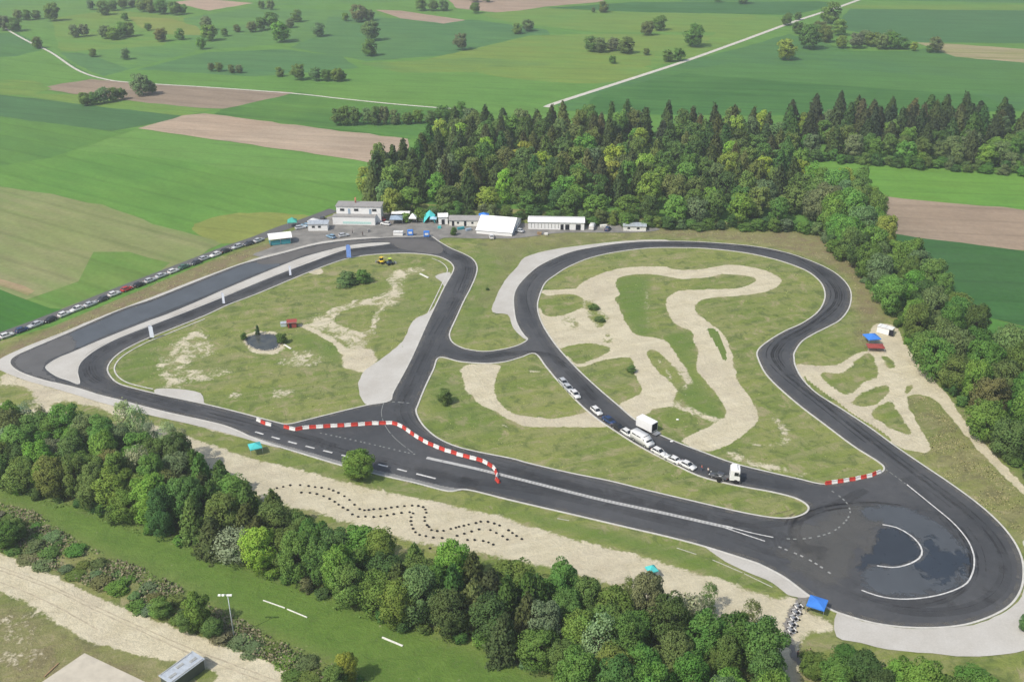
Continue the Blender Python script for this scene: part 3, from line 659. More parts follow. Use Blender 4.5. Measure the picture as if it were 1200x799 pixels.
df = L_.n('ShaderNodeBsdfDiffuse'); tl = L_.n('ShaderNodeBsdfTranslucent'); mx = L_.n('ShaderNodeMixShader'); mx.inputs[0].default_value = .52
L_.l(hs.outputs[0], df.inputs[0]); L_.l(hs.outputs[0], tl.inputs[0]); L_.l(df.outputs[0], mx.inputs[1]); L_.l(tl.outputs[0], mx.inputs[2])
ou = L_.n('ShaderNodeOutputMaterial'); L_.l(mx.outputs[0], ou.inputs[0])
BARK = plain('bark', (.13,.10,.07), .95, .1, sc=4)
def unit(a): return a/(np.linalg.norm(a, axis=1, keepdims=True)+1e-9)
def broad_crown(name, nclump, nleaf, size, shape='round', sparse=0):
    """crown of about unit: radius 1 wide, total tree height given by z; built for h=1 -> scaled"""
    C, Nn, Sh = [], [], []
    for i in range(nclump):
        z = rng.uniform(.16 if shape != 'tall' else .12, .93)
        if shape == 'round': rr = math.sqrt(max(.05, 1-((z-.52)/.50)**2))
        elif shape == 'tall': rr = (1-((z-.4)/.66)**2)**.8 if abs((z-.4)/.66) < 1 else .1
        elif shape == 'bush': z = rng.uniform(.05,.85); rr = math.sqrt(max(.05, 1-z**1.6))
        else: rr = math.sqrt(max(.05, 1-((z-.55)/.5)**2))
        a = rng.uniform(0, 2*math.pi); q = rr*rng.uniform(.30,.78)
        c = np.array([q*math.cos(a)*.5, q*math.sin(a)*.5, z]); r = rng.uniform(.08,.165)*(1.15 if shape == 'bush' else 1)
        m = int(nleaf/nclump); d = unit(rng.normal(size=(m,3))); d[:,2] = np.abs(d[:,2])*np.where(rng.random(m) < .8, 1, -1); rad = r*rng.uniform(.55,1.12,(m,1))**.6
        if sparse: rad *= rng.uniform(.7,1.5,(m,1))
        pts = c+d*rad*np.array([1,1,.85])
        C.append(pts)
        oc = unit(c[None,:]-np.array([[0,0,.45]])); nn = unit(d*.55+oc*.75+np.array([[0,-.1,.30]]))
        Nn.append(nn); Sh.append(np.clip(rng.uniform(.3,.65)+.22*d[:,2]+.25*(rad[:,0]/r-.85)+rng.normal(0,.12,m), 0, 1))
    C = np.concatenate(C); C[:,2] = np.maximum(C[:,2], .03)
    return leaf_mesh(name, C, np.concatenate(Nn), size, np.concatenate(Sh))
def spruce_crown(name, levels, size, width=1., per=26):
    C, Nn, Sh = [], [], []
    for i in range(levels):
        f = i/(levels-1); z = .10+.88*f; rmax = .5*width*((1-f)**.62*.93+.05)*rng.uniform(.85,1.12)
        nb = max(4, int(11*(1-f)+4))
        a0 = rng.uniform(0, 6.28)
        for j in range(nb):
            a = a0+2*math.pi*j/nb+rng.normal(0,.12); L = rmax*rng.uniform(.7,1.15); m = max(3, int(per*L/.5))
            t = rng.uniform(.15,1,m)**.75; wd = .055*(1-t*.5)
            pa_ = np.stack([np.cos(a)*L*t, np.sin(a)*L*t, z-.10*t*L/.5*.5+0*t], -1)+rng.normal(size=(m,3))*np.stack([wd,wd,wd*.35],-1)
            C.append(pa_); o = np.stack([np.full(m,math.cos(a)), np.full(m,math.sin(a)), np.full(m,.55)], -1)
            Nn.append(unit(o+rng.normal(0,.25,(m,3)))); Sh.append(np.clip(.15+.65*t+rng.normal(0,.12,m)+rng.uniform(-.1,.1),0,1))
    C = np.concatenate(C)
    return leaf_mesh(name, C, np.concatenate(Nn), size, np.concatenate(Sh), 1.5)
def trunk_mesh(name, conifer=False):
    b = MB()
    if conifer: b.tube((0,0,0),(0,0,.93),.016,.003,7)
    else:
        b.tube((0,0,0),(.01,0,.28),.024,.018,7); b.tube((.01,0,.27),(0,.01,.62),.018,.006,6)
        for i in range(6):
            a = i*1.05+.3; z = .24+.07*i; b.tube((.008,0,z),(.26*math.cos(a),.26*math.sin(a),z+.20),.010,.003,5)
    bmesh.ops.recalc_face_normals(b.b, faces=b.b.faces[:])
    me = bpy.data.meshes.new(name); b.b.to_mesh(me); b.b.free(); me.materials.append(BARK); return me
TRB = trunk_mesh('trunk'); TRC = trunk_mesh('trunk', True)
def merge(name, crown, trunk):
    """small distant tree: trunk and crown in one mesh"""
    b = bmesh.new(); b.from_mesh(trunk); me = bpy.data.meshes.new(name)
    return crown
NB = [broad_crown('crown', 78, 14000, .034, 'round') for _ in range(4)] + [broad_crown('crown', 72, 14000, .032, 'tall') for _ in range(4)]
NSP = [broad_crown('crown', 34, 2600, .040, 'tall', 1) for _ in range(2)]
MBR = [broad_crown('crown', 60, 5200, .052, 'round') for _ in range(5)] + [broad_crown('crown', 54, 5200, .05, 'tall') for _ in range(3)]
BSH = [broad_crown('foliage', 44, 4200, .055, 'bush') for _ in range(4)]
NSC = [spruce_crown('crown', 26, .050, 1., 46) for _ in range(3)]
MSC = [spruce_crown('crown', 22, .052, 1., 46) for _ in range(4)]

TINT = {'bright yellow-green': (.200,.270,.050), 'fresh green': (.130,.210,.048), 'mid green': (.100,.168,.044), 'dark green': (.072,.128,.038),
        'grey-green': (.125,.175,.075), 'olive': (.122,.158,.050), 'pale silvery green': (.21,.25,.14), 'brownish': (.110,.122,.048),
        'dark olive': (.074,.100,.036), 'blackish green': (.052,.076,.034), 'purplish brown': (.165,.155,.095)}
LM = [(505,256,'turquoise star tent'),(585,268,'big white marquee'),(650,262,'long white shed'),(420,256,'two-storey white cabin'),(545,260,'grey-roofed hut'),
      (745,268,'small flat-roofed cabin'),(473,254,'blue-roofed tent'),(1037,386,'white box by the kart paths'),(1021,397,'blue canopy'),(300,526,'turquoise canopy'),
      (956,710,'blue track-side canopy'),(421,545,'round track-side tree'),(274,740,'floodlight pole'),(500,610,'tyre slalom'),(215,780,'grey roofed trailer'),
      (320,711,'white boom pieces'),(763,668,'small turquoise tent'),(100,110,'brown ploughed strip'),(320,160,'long ploughed field'),(790,76,'right farm road'),(60,62,'left farm road'),
      (1120,265,'brown field on the right'),(1090,200,'bright meadow on the right'),(1160,64,'sandy strip'),(1110,500,'two-rut track'),(130,470,'gravel band by the hairpin')]
REG = []     # trees to be labelled at the end
def word_size(h, kind):
    return ''
def plant(name, cat, mesh, tr, px, py, h, w, tint, where, group, z=0, wd=None, parts=True, desc=''):
    loc = Vector((wd[0], wd[1], 0)) if wd is not None else P(px, py)
    c = [x*random.uniform(.86,1.14) for x in TINT[tint]]
    e = empty(name, loc, random.uniform(0, 6.28), (w, w, h)) if parts else None
    if e: e.rotation_euler = (random.gauss(0,.035), random.gauss(0,.035), e.rotation_euler.z)
    o = bpy.data.objects.new(mesh.name if parts else name, mesh); COL.objects.link(o); o.color = (*c, 1)
    if parts:
        o.parent = e; t = bpy.data.objects.new('trunk', tr); COL.objects.link(t); t.parent = e
        t.scale = (h/w*.8, h/w*.8, 1) if tr is TRC else (1,1,1)
    else:
        o.location = loc; o.rotation_euler = (0,0,random.uniform(0,6.28)); o.scale = (w,w,h); e = o
    e['category'] = cat; e['group'] = group
    REG.append((e, tint, desc or cat, where, px, py, h, w)); return e
def scatter(poly, dist, n=16000, jitter=0):
    W_ = [(p.x, p.y) for p in world(poly)]; xs = [p[0] for p in W_]; ys = [p[1] for p in W_]
    X = rng.uniform(min(xs), max(xs), n); Y = rng.uniform(min(ys), max(ys), n); ok = pip(X, Y, W_)
    out = []
    for x, y in zip(X[ok], Y[ok]):
        d = dist(x, y) if callable(dist) else dist
        if all((x-a)**2+(y-b)**2 > d*d for a, b in out): out.append((x, y))
    return out
def pick(d):
    k = list(d); return random.choices(k, [d[x] for x in k])[0]

# --- main forest behind the service area
for x, y in scatter([(452,256),(428,234),(436,212),(476,196),(500,176),(545,158),(620,158),(660,152),(720,158),(800,160),(880,158),(906,168),(925,196),(950,222),(955,240),(930,258),(900,263),(760,263),(690,256),(620,253),(560,248),(500,248)], 7.9):
    px, py = proj(x, y)
    front = py > 238 or (px < 470); edge = py > 246
    back = px > 560 and py < 200 or px > 820 and py < 235
    pc = .0 if edge else (.10 if front else (.62 if back else .30))
    if px < 560 and 175 < py < 215: pc = .7
    if px > 935: pc = 0
    if random.random() < pc:
        h = random.uniform(13,17.5)*(1.12 if py < 175 and px > 690 else 1)
        tint = pick({'dark olive': 4, 'blackish green': .8, 'brownish': 1.6 if back else .5, 'dark green': 2.5, 'olive': 1.5})
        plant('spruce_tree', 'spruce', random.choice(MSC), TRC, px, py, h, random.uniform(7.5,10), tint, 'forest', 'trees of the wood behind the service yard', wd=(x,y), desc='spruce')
    else:
        h = random.uniform(8.5,12) if edge else random.uniform(11.5,15.5)
        tint = pick({'bright yellow-green': 2.0, 'fresh green': 3.5, 'mid green': 3.5, 'dark green': 1.5, 'grey-green': 1.2, 'olive': 1.8})
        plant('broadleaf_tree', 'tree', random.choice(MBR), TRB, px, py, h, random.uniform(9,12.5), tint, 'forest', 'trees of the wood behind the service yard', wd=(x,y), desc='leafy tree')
# --- second wood on the right
for x, y in scatter([(900,166),(920,150),(1000,146),(1240,144),(1260,206),(1200,203),(1080,191),(960,184),(930,186)], 8.0):
    px, py = proj(x, y); front = py > 176
    if random.random() < (.05 if front else .75):
        plant('spruce_tree', 'spruce', random.choice(MSC), TRC, px, py, random.uniform(12,18), random.uniform(8,11), pick({'dark olive': 3, 'blackish green': 2, 'dark green': 2.5, 'brownish':.4}), 'wood2', 'trees of the second wood on the right', wd=(x,y), desc='spruce')
    else:
        plant('broadleaf_tree', 'tree', random.choice(MBR), TRB, px, py, random.uniform(8,12), random.uniform(8,11), pick({'grey-green': 3, 'fresh green': 2, 'mid green': 3, 'olive': 1, 'bright yellow-green': .5}), 'wood2', 'trees of the second wood on the right', wd=(x,y), desc='leafy tree')
# --- right tree belt
for x, y in scatter([(955,262),(950,235),(990,228),(1020,250),(1035,280),(1060,310),(1090,345),(1130,385),(1170,425),(1230,480),(1290,560),(1290,640),(1215,575),(1170,535),(1130,490),(1095,450),(1068,405),(1045,375),(1025,345),(1000,312),(975,285)], 7.2):
    px, py = proj(x, y); w = random.uniform(8,11.5)
    tint = pick({'mid green': 3, 'dark green': 1.5, 'fresh green': 2.5, 'grey-green': 1.6, 'olive': 1.0, 'pale silvery green': .12})
    if py < 300: tint = pick({'fresh green': 4, 'bright yellow-green': 1, 'grey-green': 1.3})
    plant('broadleaf_tree', 'tree', random.choice(NB[:5]), TRB, px, py, random.uniform(9,13.5)*(1.2 if py < 300 else 1), w, tint, 'belt', 'trees of the belt along the right side', wd=(x,y), desc='leafy tree')
# --- lower left belt
DENSE = scatter([(-40,515),(40,512),(110,526),(180,542),(240,568),(280,590),(310,612),(350,636),(400,652),(440,668),(500,686),(560,696),(620,702),(640,800),(585,768),(540,750),(470,735),(400,705),(300,667),(200,630),(100,598),(0,570),(-40,562)], 4.1)
for x, y in DENSE+scatter([(625,705),(700,712),(790,735),(860,765),(900,800),(925,860),(925,930),(800,930),(700,860),(650,800)], 5.1):
    px, py = proj(x, y)
    con = 0
    if 225 < px < 345 and py < 668: con = .55
    if 470 < px < 640 and py > 700 or 420 < px < 560 and py < 720: con = .55
    if random.random() < con:
        plant('spruce_tree', 'spruce', random.choice(NSC), TRC, px, py, random.uniform(9.5,13), random.uniform(6.2,8.4), pick({'dark olive': 2, 'dark green': 2, 'mid green': 1.5, 'olive':1}), 'lower', 'trees of the lower left belt', wd=(x,y), desc='spruce')
    else:
        sp = random.random() < .06
        tint = pick({'mid green': 5, 'fresh green': 2.8, 'dark green': 1.6, 'grey-green': .8, 'olive': 1.2, 'bright yellow-green': .12})
        plant('broadleaf_tree', 'tree', random.choice(NSP if sp else NB), TRB, px, py, random.uniform(7.5,12.5), random.uniform(7,10.5), 'pale silvery green' if sp else tint, 'lower', 'trees of the lower left belt', wd=(x,y), desc='thin leafy tree' if sp else 'leafy tree')
for px, py, h in ((35,510,9),(52,505,8),(150,520,12),(165,528,13),(205,540,11),(218,545,10),(180,532,9),(830,716,7),(880,742,8),(735,706,6),(590,690,7)):
    plant('thin_tree', 'tree', random.choice(NSP), TRB, px, py, h, h*.55, 'pale silvery green' if px < 300 else 'olive', 'lower', 'sparse pale trees on the upper fringe', desc='sparse thin tree')
for px, py, h, w, t in ((968,262,16,14,'grey-green'),(990,272,17,15,'fresh green'),(1008,288,15,13,'grey-green'),(978,246,17,14,'fresh green'),(1000,256,16,13,'olive'),(1018,312,14,12,'fresh green'),(952,258,12,11,'grey-green')):
    plant('willow_tree', 'tree', random.choice(NB[:4]), TRB, px, py, h, w, t, 'belt', 'large pale trees at the head of the right belt', desc='billowing tree')
# --- bottom right and bottom left odd ones
for px, py, h, w, t in ((1075,830,10,8,'fresh green'),(1050,815,8,7,'fresh green'),(1010,800,6.5,8,'dark green'),(975,806,6,7,'mid green'),(1110,835,8,8,'mid green'),(1030,830,8,7,'dark olive'),(1150,822,5,8,'fresh green'),(950,790,4.5,6,'mid green'),
                     (1140,805,3,8,'mid green'),(990,775,3,6,'dark green'),(1200,740,4,3,'grey-green')):
    plant('broadleaf_tree', 'tree', random.choice(NB[:5]), TRB, px, py, h, w, t, 'lower', 'trees along the bottom right', desc='leafy tree')
for px, py, h, w, t in ((8,640,6,7,'mid green'),(22,632,5,5,'fresh green'),(236,738,8.5,6,'fresh green'),(222,740,5,5,'mid green'),(190,722,4,5,'fresh green'),(250,745,4,5,'mid green'),(408,800,7,4.5,'bright yellow-green'),(395,812,6,5,'fresh green'),(430,830,5,5,'mid green')):
    plant('young_tree', 'tree', random.choice(NB[:5]), TRB, px, py, h, w, t, 'lower', 'young trees beside the dirt road', desc='young leafy tree')
# brushy bank: countable shrubs
for x, y in scatter([(-20,600),(40,612),(100,655),(180,690),(250,730),(330,765),(420,800),(480,850),(400,850),(330,780),(240,742),(150,708),(60,666),(-20,634)], 3.0):
    px, py = proj(x, y); w = random.uniform(3,6.5)
    plant('shrub', 'shrub', random.choice(BSH), TRB, px, py, random.uniform(.5,1.5), w, pick({'purplish brown': .9, 'olive': 2, 'mid green': 3.4, 'grey-green': 2.0}), 'bank', 'shrubs on the bank above the dirt road', wd=(x,y), parts=False, desc='low shrub')
# belt understorey at the foot of the belts
for poly, wd_ in (([(0,560),(100,590),(200,622),(300,660),(400,698),(470,728),(560,745),(620,775),(625,785),(555,755),(465,738),(400,708),(300,671),(200,634),(100,601),(0,572)], 'lower'),
                ([(470,256),(560,250),(620,254),(700,259),(800,266),(900,266),(955,268),(990,300),(985,306),(955,276),(900,271),(800,270),(700,264),(560,255),(470,261)], 'forest'),
                ([(1000,318),(1030,352),(1065,405),(1110,458),(1160,515),(1215,572),(1222,566),(1170,510),(1120,455),(1075,400),(1040,350),(1010,316)], 'belt'),
                ([(955,186),(1080,193),(1230,206),(1230,210),(1080,198),(955,190)], 'wood2')):
    for x, y in scatter(poly, 3.4 if wd_ in ('lower','belt') else 4.2):
        px, py = proj(x, y); q_ = 1 if wd_ in ('lower','belt') else 1.7
        plant('shrub', 'shrub', random.choice(BSH), TRB, px, py, random.uniform(1.5,3.6)*q_, random.uniform(3,5)*q_, pick({'mid green': 3, 'dark green': 2, 'fresh green': 1.5, 'grey-green': 1}), wd_, 'shrubs at the foot of the tree belts', wd=(x,y), parts=False, desc='low shrub')
# --- tall grass and weeds nobody could count
def weeds(polys, count, tint, size, label, ht=.5):
    C = []
    for poly, share in polys:
        W_ = [(p.x, p.y) for p in world(poly)]; xs = [p[0] for p in W_]; ys = [p[1] for p in W_]
        m = int(count*share); X = rng.uniform(min(xs), max(xs), m*4); Y = rng.uniform(min(ys), max(ys), m*4)
        k = pip(X, Y, W_); X, Y = X[k], Y[k]
        nz = np.sin(X*.35+1.7*np.sin(Y*.21))+np.sin(Y*.5+1.3*np.sin(X*.33))+rng.normal(0,.7,len(X)); k = nz > .35
        X, Y = X[k][:m], Y[k][:m]
        sm_ = mask['r'][np.clip(np.searchsorted(gy, Y),0,ny-1), np.clip(np.searchsorted(gx, X),0,nx-1)]; k = sm_ < .3; X, Y = X[k], Y[k]; C.append(np.stack([X, Y, rng.uniform(.05,ht,len(X))], -1))
    C = np.concatenate(C); Nn = unit(np.stack([rng.normal(0,.5,len(C)), rng.normal(-.1,.5,len(C)), np.full(len(C),1.)], -1))
    o = bpy.data.objects.new('tall_grass', leaf_mesh('tall_grass', C, Nn, size, rng.uniform(.2,.9,len(C)))); COL.objects.link(o); o.color = (*tint, 1)
    tag(o, label, 'grass', kind='stuff')
BANK = [(-20,585),(40,600),(100,640),(180,672),(260,716),(330,752),(420,795),(480,845),(400,850),(330,785),(240,742),(150,708),(60,668),(-20,640)]
weeds([(BANK,1)], 22000, (.22,.20,.13), .45, 'dry brownish weeds on the bank above the dirt road', .7)
weeds([(BANK,.8),([(0,566),(100,597),(200,630),(300,668),(400,706),(470,736),(560,750),(560,758),(465,744),(300,678),(100,606),(0,576)],.2)], 18000, (.12,.18,.055), .45, 'fresh green weeds on the bank and belt foot', .6)
weeds([([(140,425),(200,392),(300,350),(400,308),(500,305),(520,320),(470,420),(430,470),(340,492),(200,464)],.3),(I3,.25),(I4,.45)], 2500, (.22,.25,.09), .3, 'scattered tufts of grass on the infields', .1)
weeds([([(1060,468),(1090,465),(1160,540),(1205,590),(1200,630),(1160,598),(1080,540)],.4),([(770,268),(930,278),(1010,320),(1030,380),(1005,400),(1000,330),(930,290),(770,276)],.3),([(80,396),(300,300),(296,292),(180,332),(40,402)],.3)], 5000, (.27,.25,.13), .3, 'dry straw coloured grass on the outer verges', .1)
# --- single trees inside the circuit
def single(name, px, py, h, w, tint, label, mesh=None, cat='tree', parts=True):
    e = plant(name, cat, mesh or random.choice(NB[:4]), TRB, px, py, h, w, tint, None, '', parts=parts)
    REG.pop(); del e['group']; e['label'] = label; return e
single('round_tree', 421, 561, 7.4, 8.6, 'fresh green', 'solitary round green tree between the main straight and the sand band')
single('bush', 521, 473, 4.6, 5.2, 'mid green', 'lone dark bush on the grass left of the pale sand curve in the middle island', BSH[0], 'bush', False)
single('bush', 407, 333, 4.2, 9.0, 'grey-green', 'wide dusky bush left of the leafier one near the yellow machine', BSH[1], 'bush', False)
single('bush', 426, 331, 5.0, 6.4, 'mid green', 'greener taller bush of the pair near the yellow machine', BSH[2], 'bush', False)
single('bush', 532, 276, 3.4, 3.2, 'dark green', 'small dark bush on the yard in front of the grey-roofed hut', BSH[3], 'bush', False)
single('bush', 302, 392, 3.2, 1.6, 'dark green', 'small dark upright bush behind the pond', BSH[1], 'bush', False)
single('bush', 330, 402, 3.6, 4.4, 'mid green', 'green bush at the right side of the pond', BSH[2], 'bush', False)
single('bush', 286, 398, 2.2, 2.6, 'dark green', 'low dark bush at the left bank of the pond', BSH[0], 'bush', False)
single('bush', 740, 436, 2.0, 3.4, 'mid green', 'low green bush at the edge of the inner sand corridor', BSH[0], 'bush', False)
single('bush', 695, 362, 1.4, 5.0, 'olive', 'scrubby olive weeds on the left sand patch of the right infield', BSH[2], 'bush', False)
single('bush', 702, 376, 1.3, 4.5, 'olive', 'lower clump of olive weeds on the left sand patch', BSH[3], 'bush', False)
single('bush', 571, 340, .9, 1.6, 'dark green', 'tiny dark bush in the grass gap between the two loops', BSH[3], 'bush', False)
single('dark_conifer', 441, 229, 19, 11, 'blackish green', 'tall blackish conifer standing at the left end of the wood behind the white cabin', MSC[0], 'conifer')
# --- field trees far away
FT = [(107,12,11),(22,24,12),(32,24,12),(43,23,12),(63,25,20),(5,36,18),(18,37,18),(44,57,14),(88,44,14),(100,43,14),(122,18,18),(133,13,14),(145,10,14),(155,8,12),(124,46,16),(133,47,16),(143,44,18),(152,43,16),(147,25,10),(174,36,10),(189,49,17),(211,47,13),(109,67,11),(147,70,13),(167,14,16),(178,15,16),(190,17,18),(205,18,16),(215,17,12),(243,36,17),(245,48,22),(236,58,13),(263,43,10),(278,38,10),(296,38,14),(307,36,16),(318,33,20),(329,50,26),(340,33,12),(348,26,15),(374,43,17),(307,11,10),(317,12,11),(248,84,10),(257,84,11),(272,86,10),(281,86,10),(328,90,12),(350,94,20),(370,95,16),(383,95,16),(396,96,16),(100,124,16),(110,123,16),(122,121,18),(134,119,16),(143,117,14),(167,112,26),(178,110,14),(405,25,10),(420,26,22),(433,25,14),(435,48,24),(433,66,20),(401,95,12),(540,59,19),(493,13,16),(508,13,14),(520,13,14),(557,16,13),(555,3,14),(570,3,12),(606,40,14),(618,37,16),(695,15,6),(707,15,13),(692,61,20),(703,62,20),(718,60,16),(733,63,22),(718,75,10),(757,65,9),(759,42,18),(773,36,19),(782,73,16),(795,72,16),(813,55,27),(922,30,15),(935,24,10),(920,71,26),(947,58,30),(972,28,26),(935,40,16),(967,50,20),(985,57,16),(1002,57,20),(1013,52,18),(1022,55,20),(1033,58,18),(1045,58,20),(1058,58,16),(1070,60,10),(1095,62,19),(1088,62,9),(840,3,12),(870,5,16),(960,44,22),(982,42,20),(1040,50,16)]
for x0, y0, w in FT:
    m = mpp(y0); ww = w*m*1.02; h = ww*random.uniform(.8,1.0)
    plant('field_tree', 'tree', random.choice(MBR[:5]), TRB, x0, y0, h, ww, pick({'grey-green': 3, 'olive': 1, 'mid green': 3, 'fresh green': 3, 'bright yellow-green': .4}), 'field', 'trees scattered over the far fields', parts=False, desc='rounded field tree')
for x0, y0 in ((396,147),(405,147),(416,147),(430,146),(450,146),(463,146),(478,146),(490,145),(505,146),(520,144),(530,141),(440,147),(540,140),(550,150)):
    plant('hedge_tree', 'tree', random.choice(MBR), TRB, x0, y0, random.uniform(6,10), random.uniform(6.5,9), pick({'grey-green': 2, 'mid green': 3, 'fresh green': 1}), 'hedge', 'hedge trees left of the wood', parts=False, desc='hedge tree')

# --- labels for every tree
from collections import defaultdict
AREA = {'forest': 'in the wood', 'wood2': 'in the right-hand wood', 'belt': 'in the right belt', 'lower': 'in the lower belt', 'bank': 'on the bank', 'field': 'in the far fields', 'hedge': 'in the hedge row by the ploughed field'}
ORD = ['leftmost','second from left','third from left','fourth from left','fifth from left','sixth from left','seventh from left','eighth from left','ninth from left','tenth from left']+[x+' from left' for x in 'eleventh twelfth thirteenth fourteenth fifteenth sixteenth seventeenth eighteenth'.split()]
bk = defaultdict(list)
for r in REG:
    e, tint, desc, where, px, py, h, w = r
    L = min(LM, key=lambda l: (l[0]-px)**2+((l[1]-py)*1.6)**2); dx, dy = px-L[0], py-L[1]
    side = 'right of' if abs(dx) > abs(dy)*1.6 and dx > 0 else 'left of' if abs(dx) > abs(dy)*1.6 else 'beyond' if dy < 0 else 'in front of'
    big = 'wide' if w/h > .95 else 'slender' if w/h < .45 else 'tall' if h > 15 else 'small' if h < 7 else ''
    s = ' '.join(x for x in (big, tint, desc, AREA[where]+',', side, 'the', L[2]) if x)
    bk[' '.join(s.split()[:13])].append(r)
for s, rs in bk.items():
    rs.sort(key=lambda r: r[4])
    for i, r in enumerate(rs):
        q = s
        if len(rs) > 1: q = (ORD[i]+' ' if i < len(rs)-1 and i < 18 else 'rightmost ' if i == len(rs)-1 else '')+s
        ws = q.split(); r[0]['label'] = ' '.join(ws[:16])

# ================================================================== MATERIALS FOR OBJECTS
def paintm(name, c, rough=.35): return plain(name, c, rough, .5, var=.04)
WHT = paintm('white_paint', (.78,.78,.77)); RED = plain('red_plastic', (.50,.045,.03), .6, .3, var=.25, sc=.9); WPL = plain('white_plastic', (.70,.69,.66), .6, .3, var=.14, sc=.9)
GLS = plain('dark_glass', (.02,.025,.03), .08, .6, var=.02); RUB = plain('rubber', (.018,.018,.018), .85, .2); MET = plain('metal', (.45,.46,.47), .45, .5, .6)
GRY = plain('grey_roof', (.30,.29,.28), .8, .2, var=.1, sc=.5); DRK = plain('dark_opening', (.02,.022,.028), .8, .1)
TURQ = plain('turquoise_fabric', (.08,.50,.50), .8, .2, var=.08); BLU = plain('blue_fabric', (.05,.20,.62), .7, .2, var=.08); WFB = plain('white_fabric', (.80,.80,.79), .8, .2, var=.04, sc=.3)
TLW = plain('teal_wall', (.05,.28,.32), .7, .2); SBL = plain('slate_blue_roof', (.28,.36,.45), .6, .3); YEL = paintm('yellow_paint', (.75,.52,.03)); CRM = plain('cream_wall', (.70,.69,.64), .8, .2)
RBR = plain('rust_red', (.30,.06,.05), .7, .3); WOOD = plain('wood', (.30,.20,.11), .8, .2, sc=3); GALV = plain('galvanised', (.50,.54,.58), .5, .4, .3, var=.15, sc=1.5); LAMP = plain('lamp_glass', (.85,.85,.8), .2, .5)
Z0 = .12  # height of the tarmac sheets

# ================================================================== VEHICLES
def ring(x, hw, z0, z1, tw=1.):
    return [Vector(v) for v in ((x,-hw,z0),(x,hw,z0),(x,hw*1.0,(z0+z1)/2),(x,hw*tw,z1),(x,-hw*tw,z1),(x,-hw,(z0+z1)/2))]
def make_car(name, paint, kind='hatch'):
    e = empty(name, (0,0,0)); e['category'] = 'car'
    b = MB()
    if kind == 'van':
        L, Wd, Ht = 5.3, 1.95, 2.1
        secs = [ring(-L/2,Wd*.46,.35,1.9,.9), ring(-L/2+.1,Wd/2,.28,2.02,.88), ring(L*.16,Wd/2,.28,2.08,.88), ring(L*.27,Wd/2,.28,1.75,.88), ring(L*.39,Wd/2,.28,1.12,.94), ring(L*.47,Wd*.48,.3,.95,.93), ring(L/2,Wd*.42,.38,.75,.9)]
        b.loft(secs, True)
        win = [(-2.1,-1.0,1.25,1.78),(-.85,.35,1.25,1.78),(.5,1.25,1.25,1.72)]; ws = ((L*.17,2.02),(L*.37,1.18)); wy = .88
    else:
        L, Wd, Ht = (4.1,1.72,1.45) if kind == 'hatch' else (4.5,1.78,1.42)
        secs = [ring(-L/2,Wd*.44,.36,.80,.92), ring(-L/2+.12,Wd*.49,.24,.93,.93), ring(-L*.2,Wd/2,.2,.95,.94), ring(L*.18,Wd/2,.2,.93,.94), ring(L*.38,Wd*.49,.22,.82,.93), ring(L/2-.08,Wd*.45,.28,.70,.92), ring(L/2,Wd*.40,.38,.58,.9)]
        b.loft(secs, True)
    for k in (0,): pass
    b.build('body', paint, e)
    if kind == 'van':
        for (x0, x1, z0, z1), s in [(q_, t_s) for q_ in win for t_s in (-1,1)]:
            g = MB(); g.poly([(x0,s*(Wd/2*.965+.012),z0),(x1,s*(Wd/2*.965+.012),z0),(x1,s*(Wd/2*.90+.025),z1),(x0,s*(Wd/2*.90+.025),z1)]); g.build('window', GLS, e)
        g = MB(); hw = Wd*.41; g.poly([(ws[0][0]+.04,-hw*.95,ws[0][1]+.03),(ws[0][0]+.04,hw*.95,ws[0][1]+.03),(ws[1][0]+.05,hw,ws[1][1]+.06),(ws[1][0]+.05,-hw,ws[1][1]+.06)]); g.build('windshield', GLS, e)
        wx = (-L*.3, L*.32); wr = .36
    else:
        xr = -L*.44 if kind == 'hatch' else -L*.34
        # greenhouse (glass) and roof
        g = MB(); hb, ht = Wd*.45, Wd*.355; zb, zt = .90, Ht-.06
        g.loft([[Vector(v) for v in ((xr,-hb,zb),(L*.23,-hb,zb),(L*.23,hb,zb),(xr,hb,zb))], [Vector(v) for v in ((xr+.42,-ht,zt),(L*.05,-ht,zt),(L*.05,ht,zt),(xr+.42,ht,zt))]])
        g.build('window_glass', GLS, e)
        r = MB(); r.loft([[Vector(v) for v in ((xr+.34,-ht-.03,zt),(L*.06,-ht-.03,zt),(L*.06,ht+.03,zt),(xr+.34,ht+.03,zt))], [Vector(v) for v in ((xr+.44,-ht+.05,zt+.07),(L*.02,-ht+.05,zt+.07),(L*.02,ht-.05,zt+.07),(xr+.44,ht-.05,zt+.07))]])
        for s in (-1,1):   # pillars
            for xa, xb in ((L*.23,L*.05),(xr,xr+.42),(-L*.05,-L*.05)): r.tube((xa,s*(hb+.01),zb),(xb,s*(ht+.02),zt+.02),.045,.04,5)
        r.build('roof', paint, e)
        wx = (-L*.30, L*.31); wr = .31
    for x in wx:
        for s in (-1,1):
            w_ = MB(); w_.tube((x,s*(Wd/2-.2),wr),(x,s*(Wd/2+.015),wr),wr,wr,14); o = w_.build('wheel', RUB, e)
            h_ = MB(); h_.tube((x,s*(Wd/2+.01),wr),(x,s*(Wd/2+.03),wr),wr*.6,wr*.55,10); h_.build('rim', MET, o)
    for s in (-1,1):
        l = MB(); l.box((L/2-.10,s*Wd*.34,.68 if kind != 'van' else .82),(.16,.32,.13)); l.build('headlight', LAMP, e)
        l = MB(); l.box((-L/2+.05,s*Wd*.38,.78 if kind != 'van' else 1.2),(.12,.18,.16)); l.build('tail_light', RED, e)
        l = MB(); l.box((L*.16,s*(Wd/2+.07),.98 if kind != 'van' else 1.2),(.12,.16,.12)); l.build('mirror', paint, e)
    return e
def ang(a, b): d = b-a; return math.atan2(d.y, d.x)
CP = {}
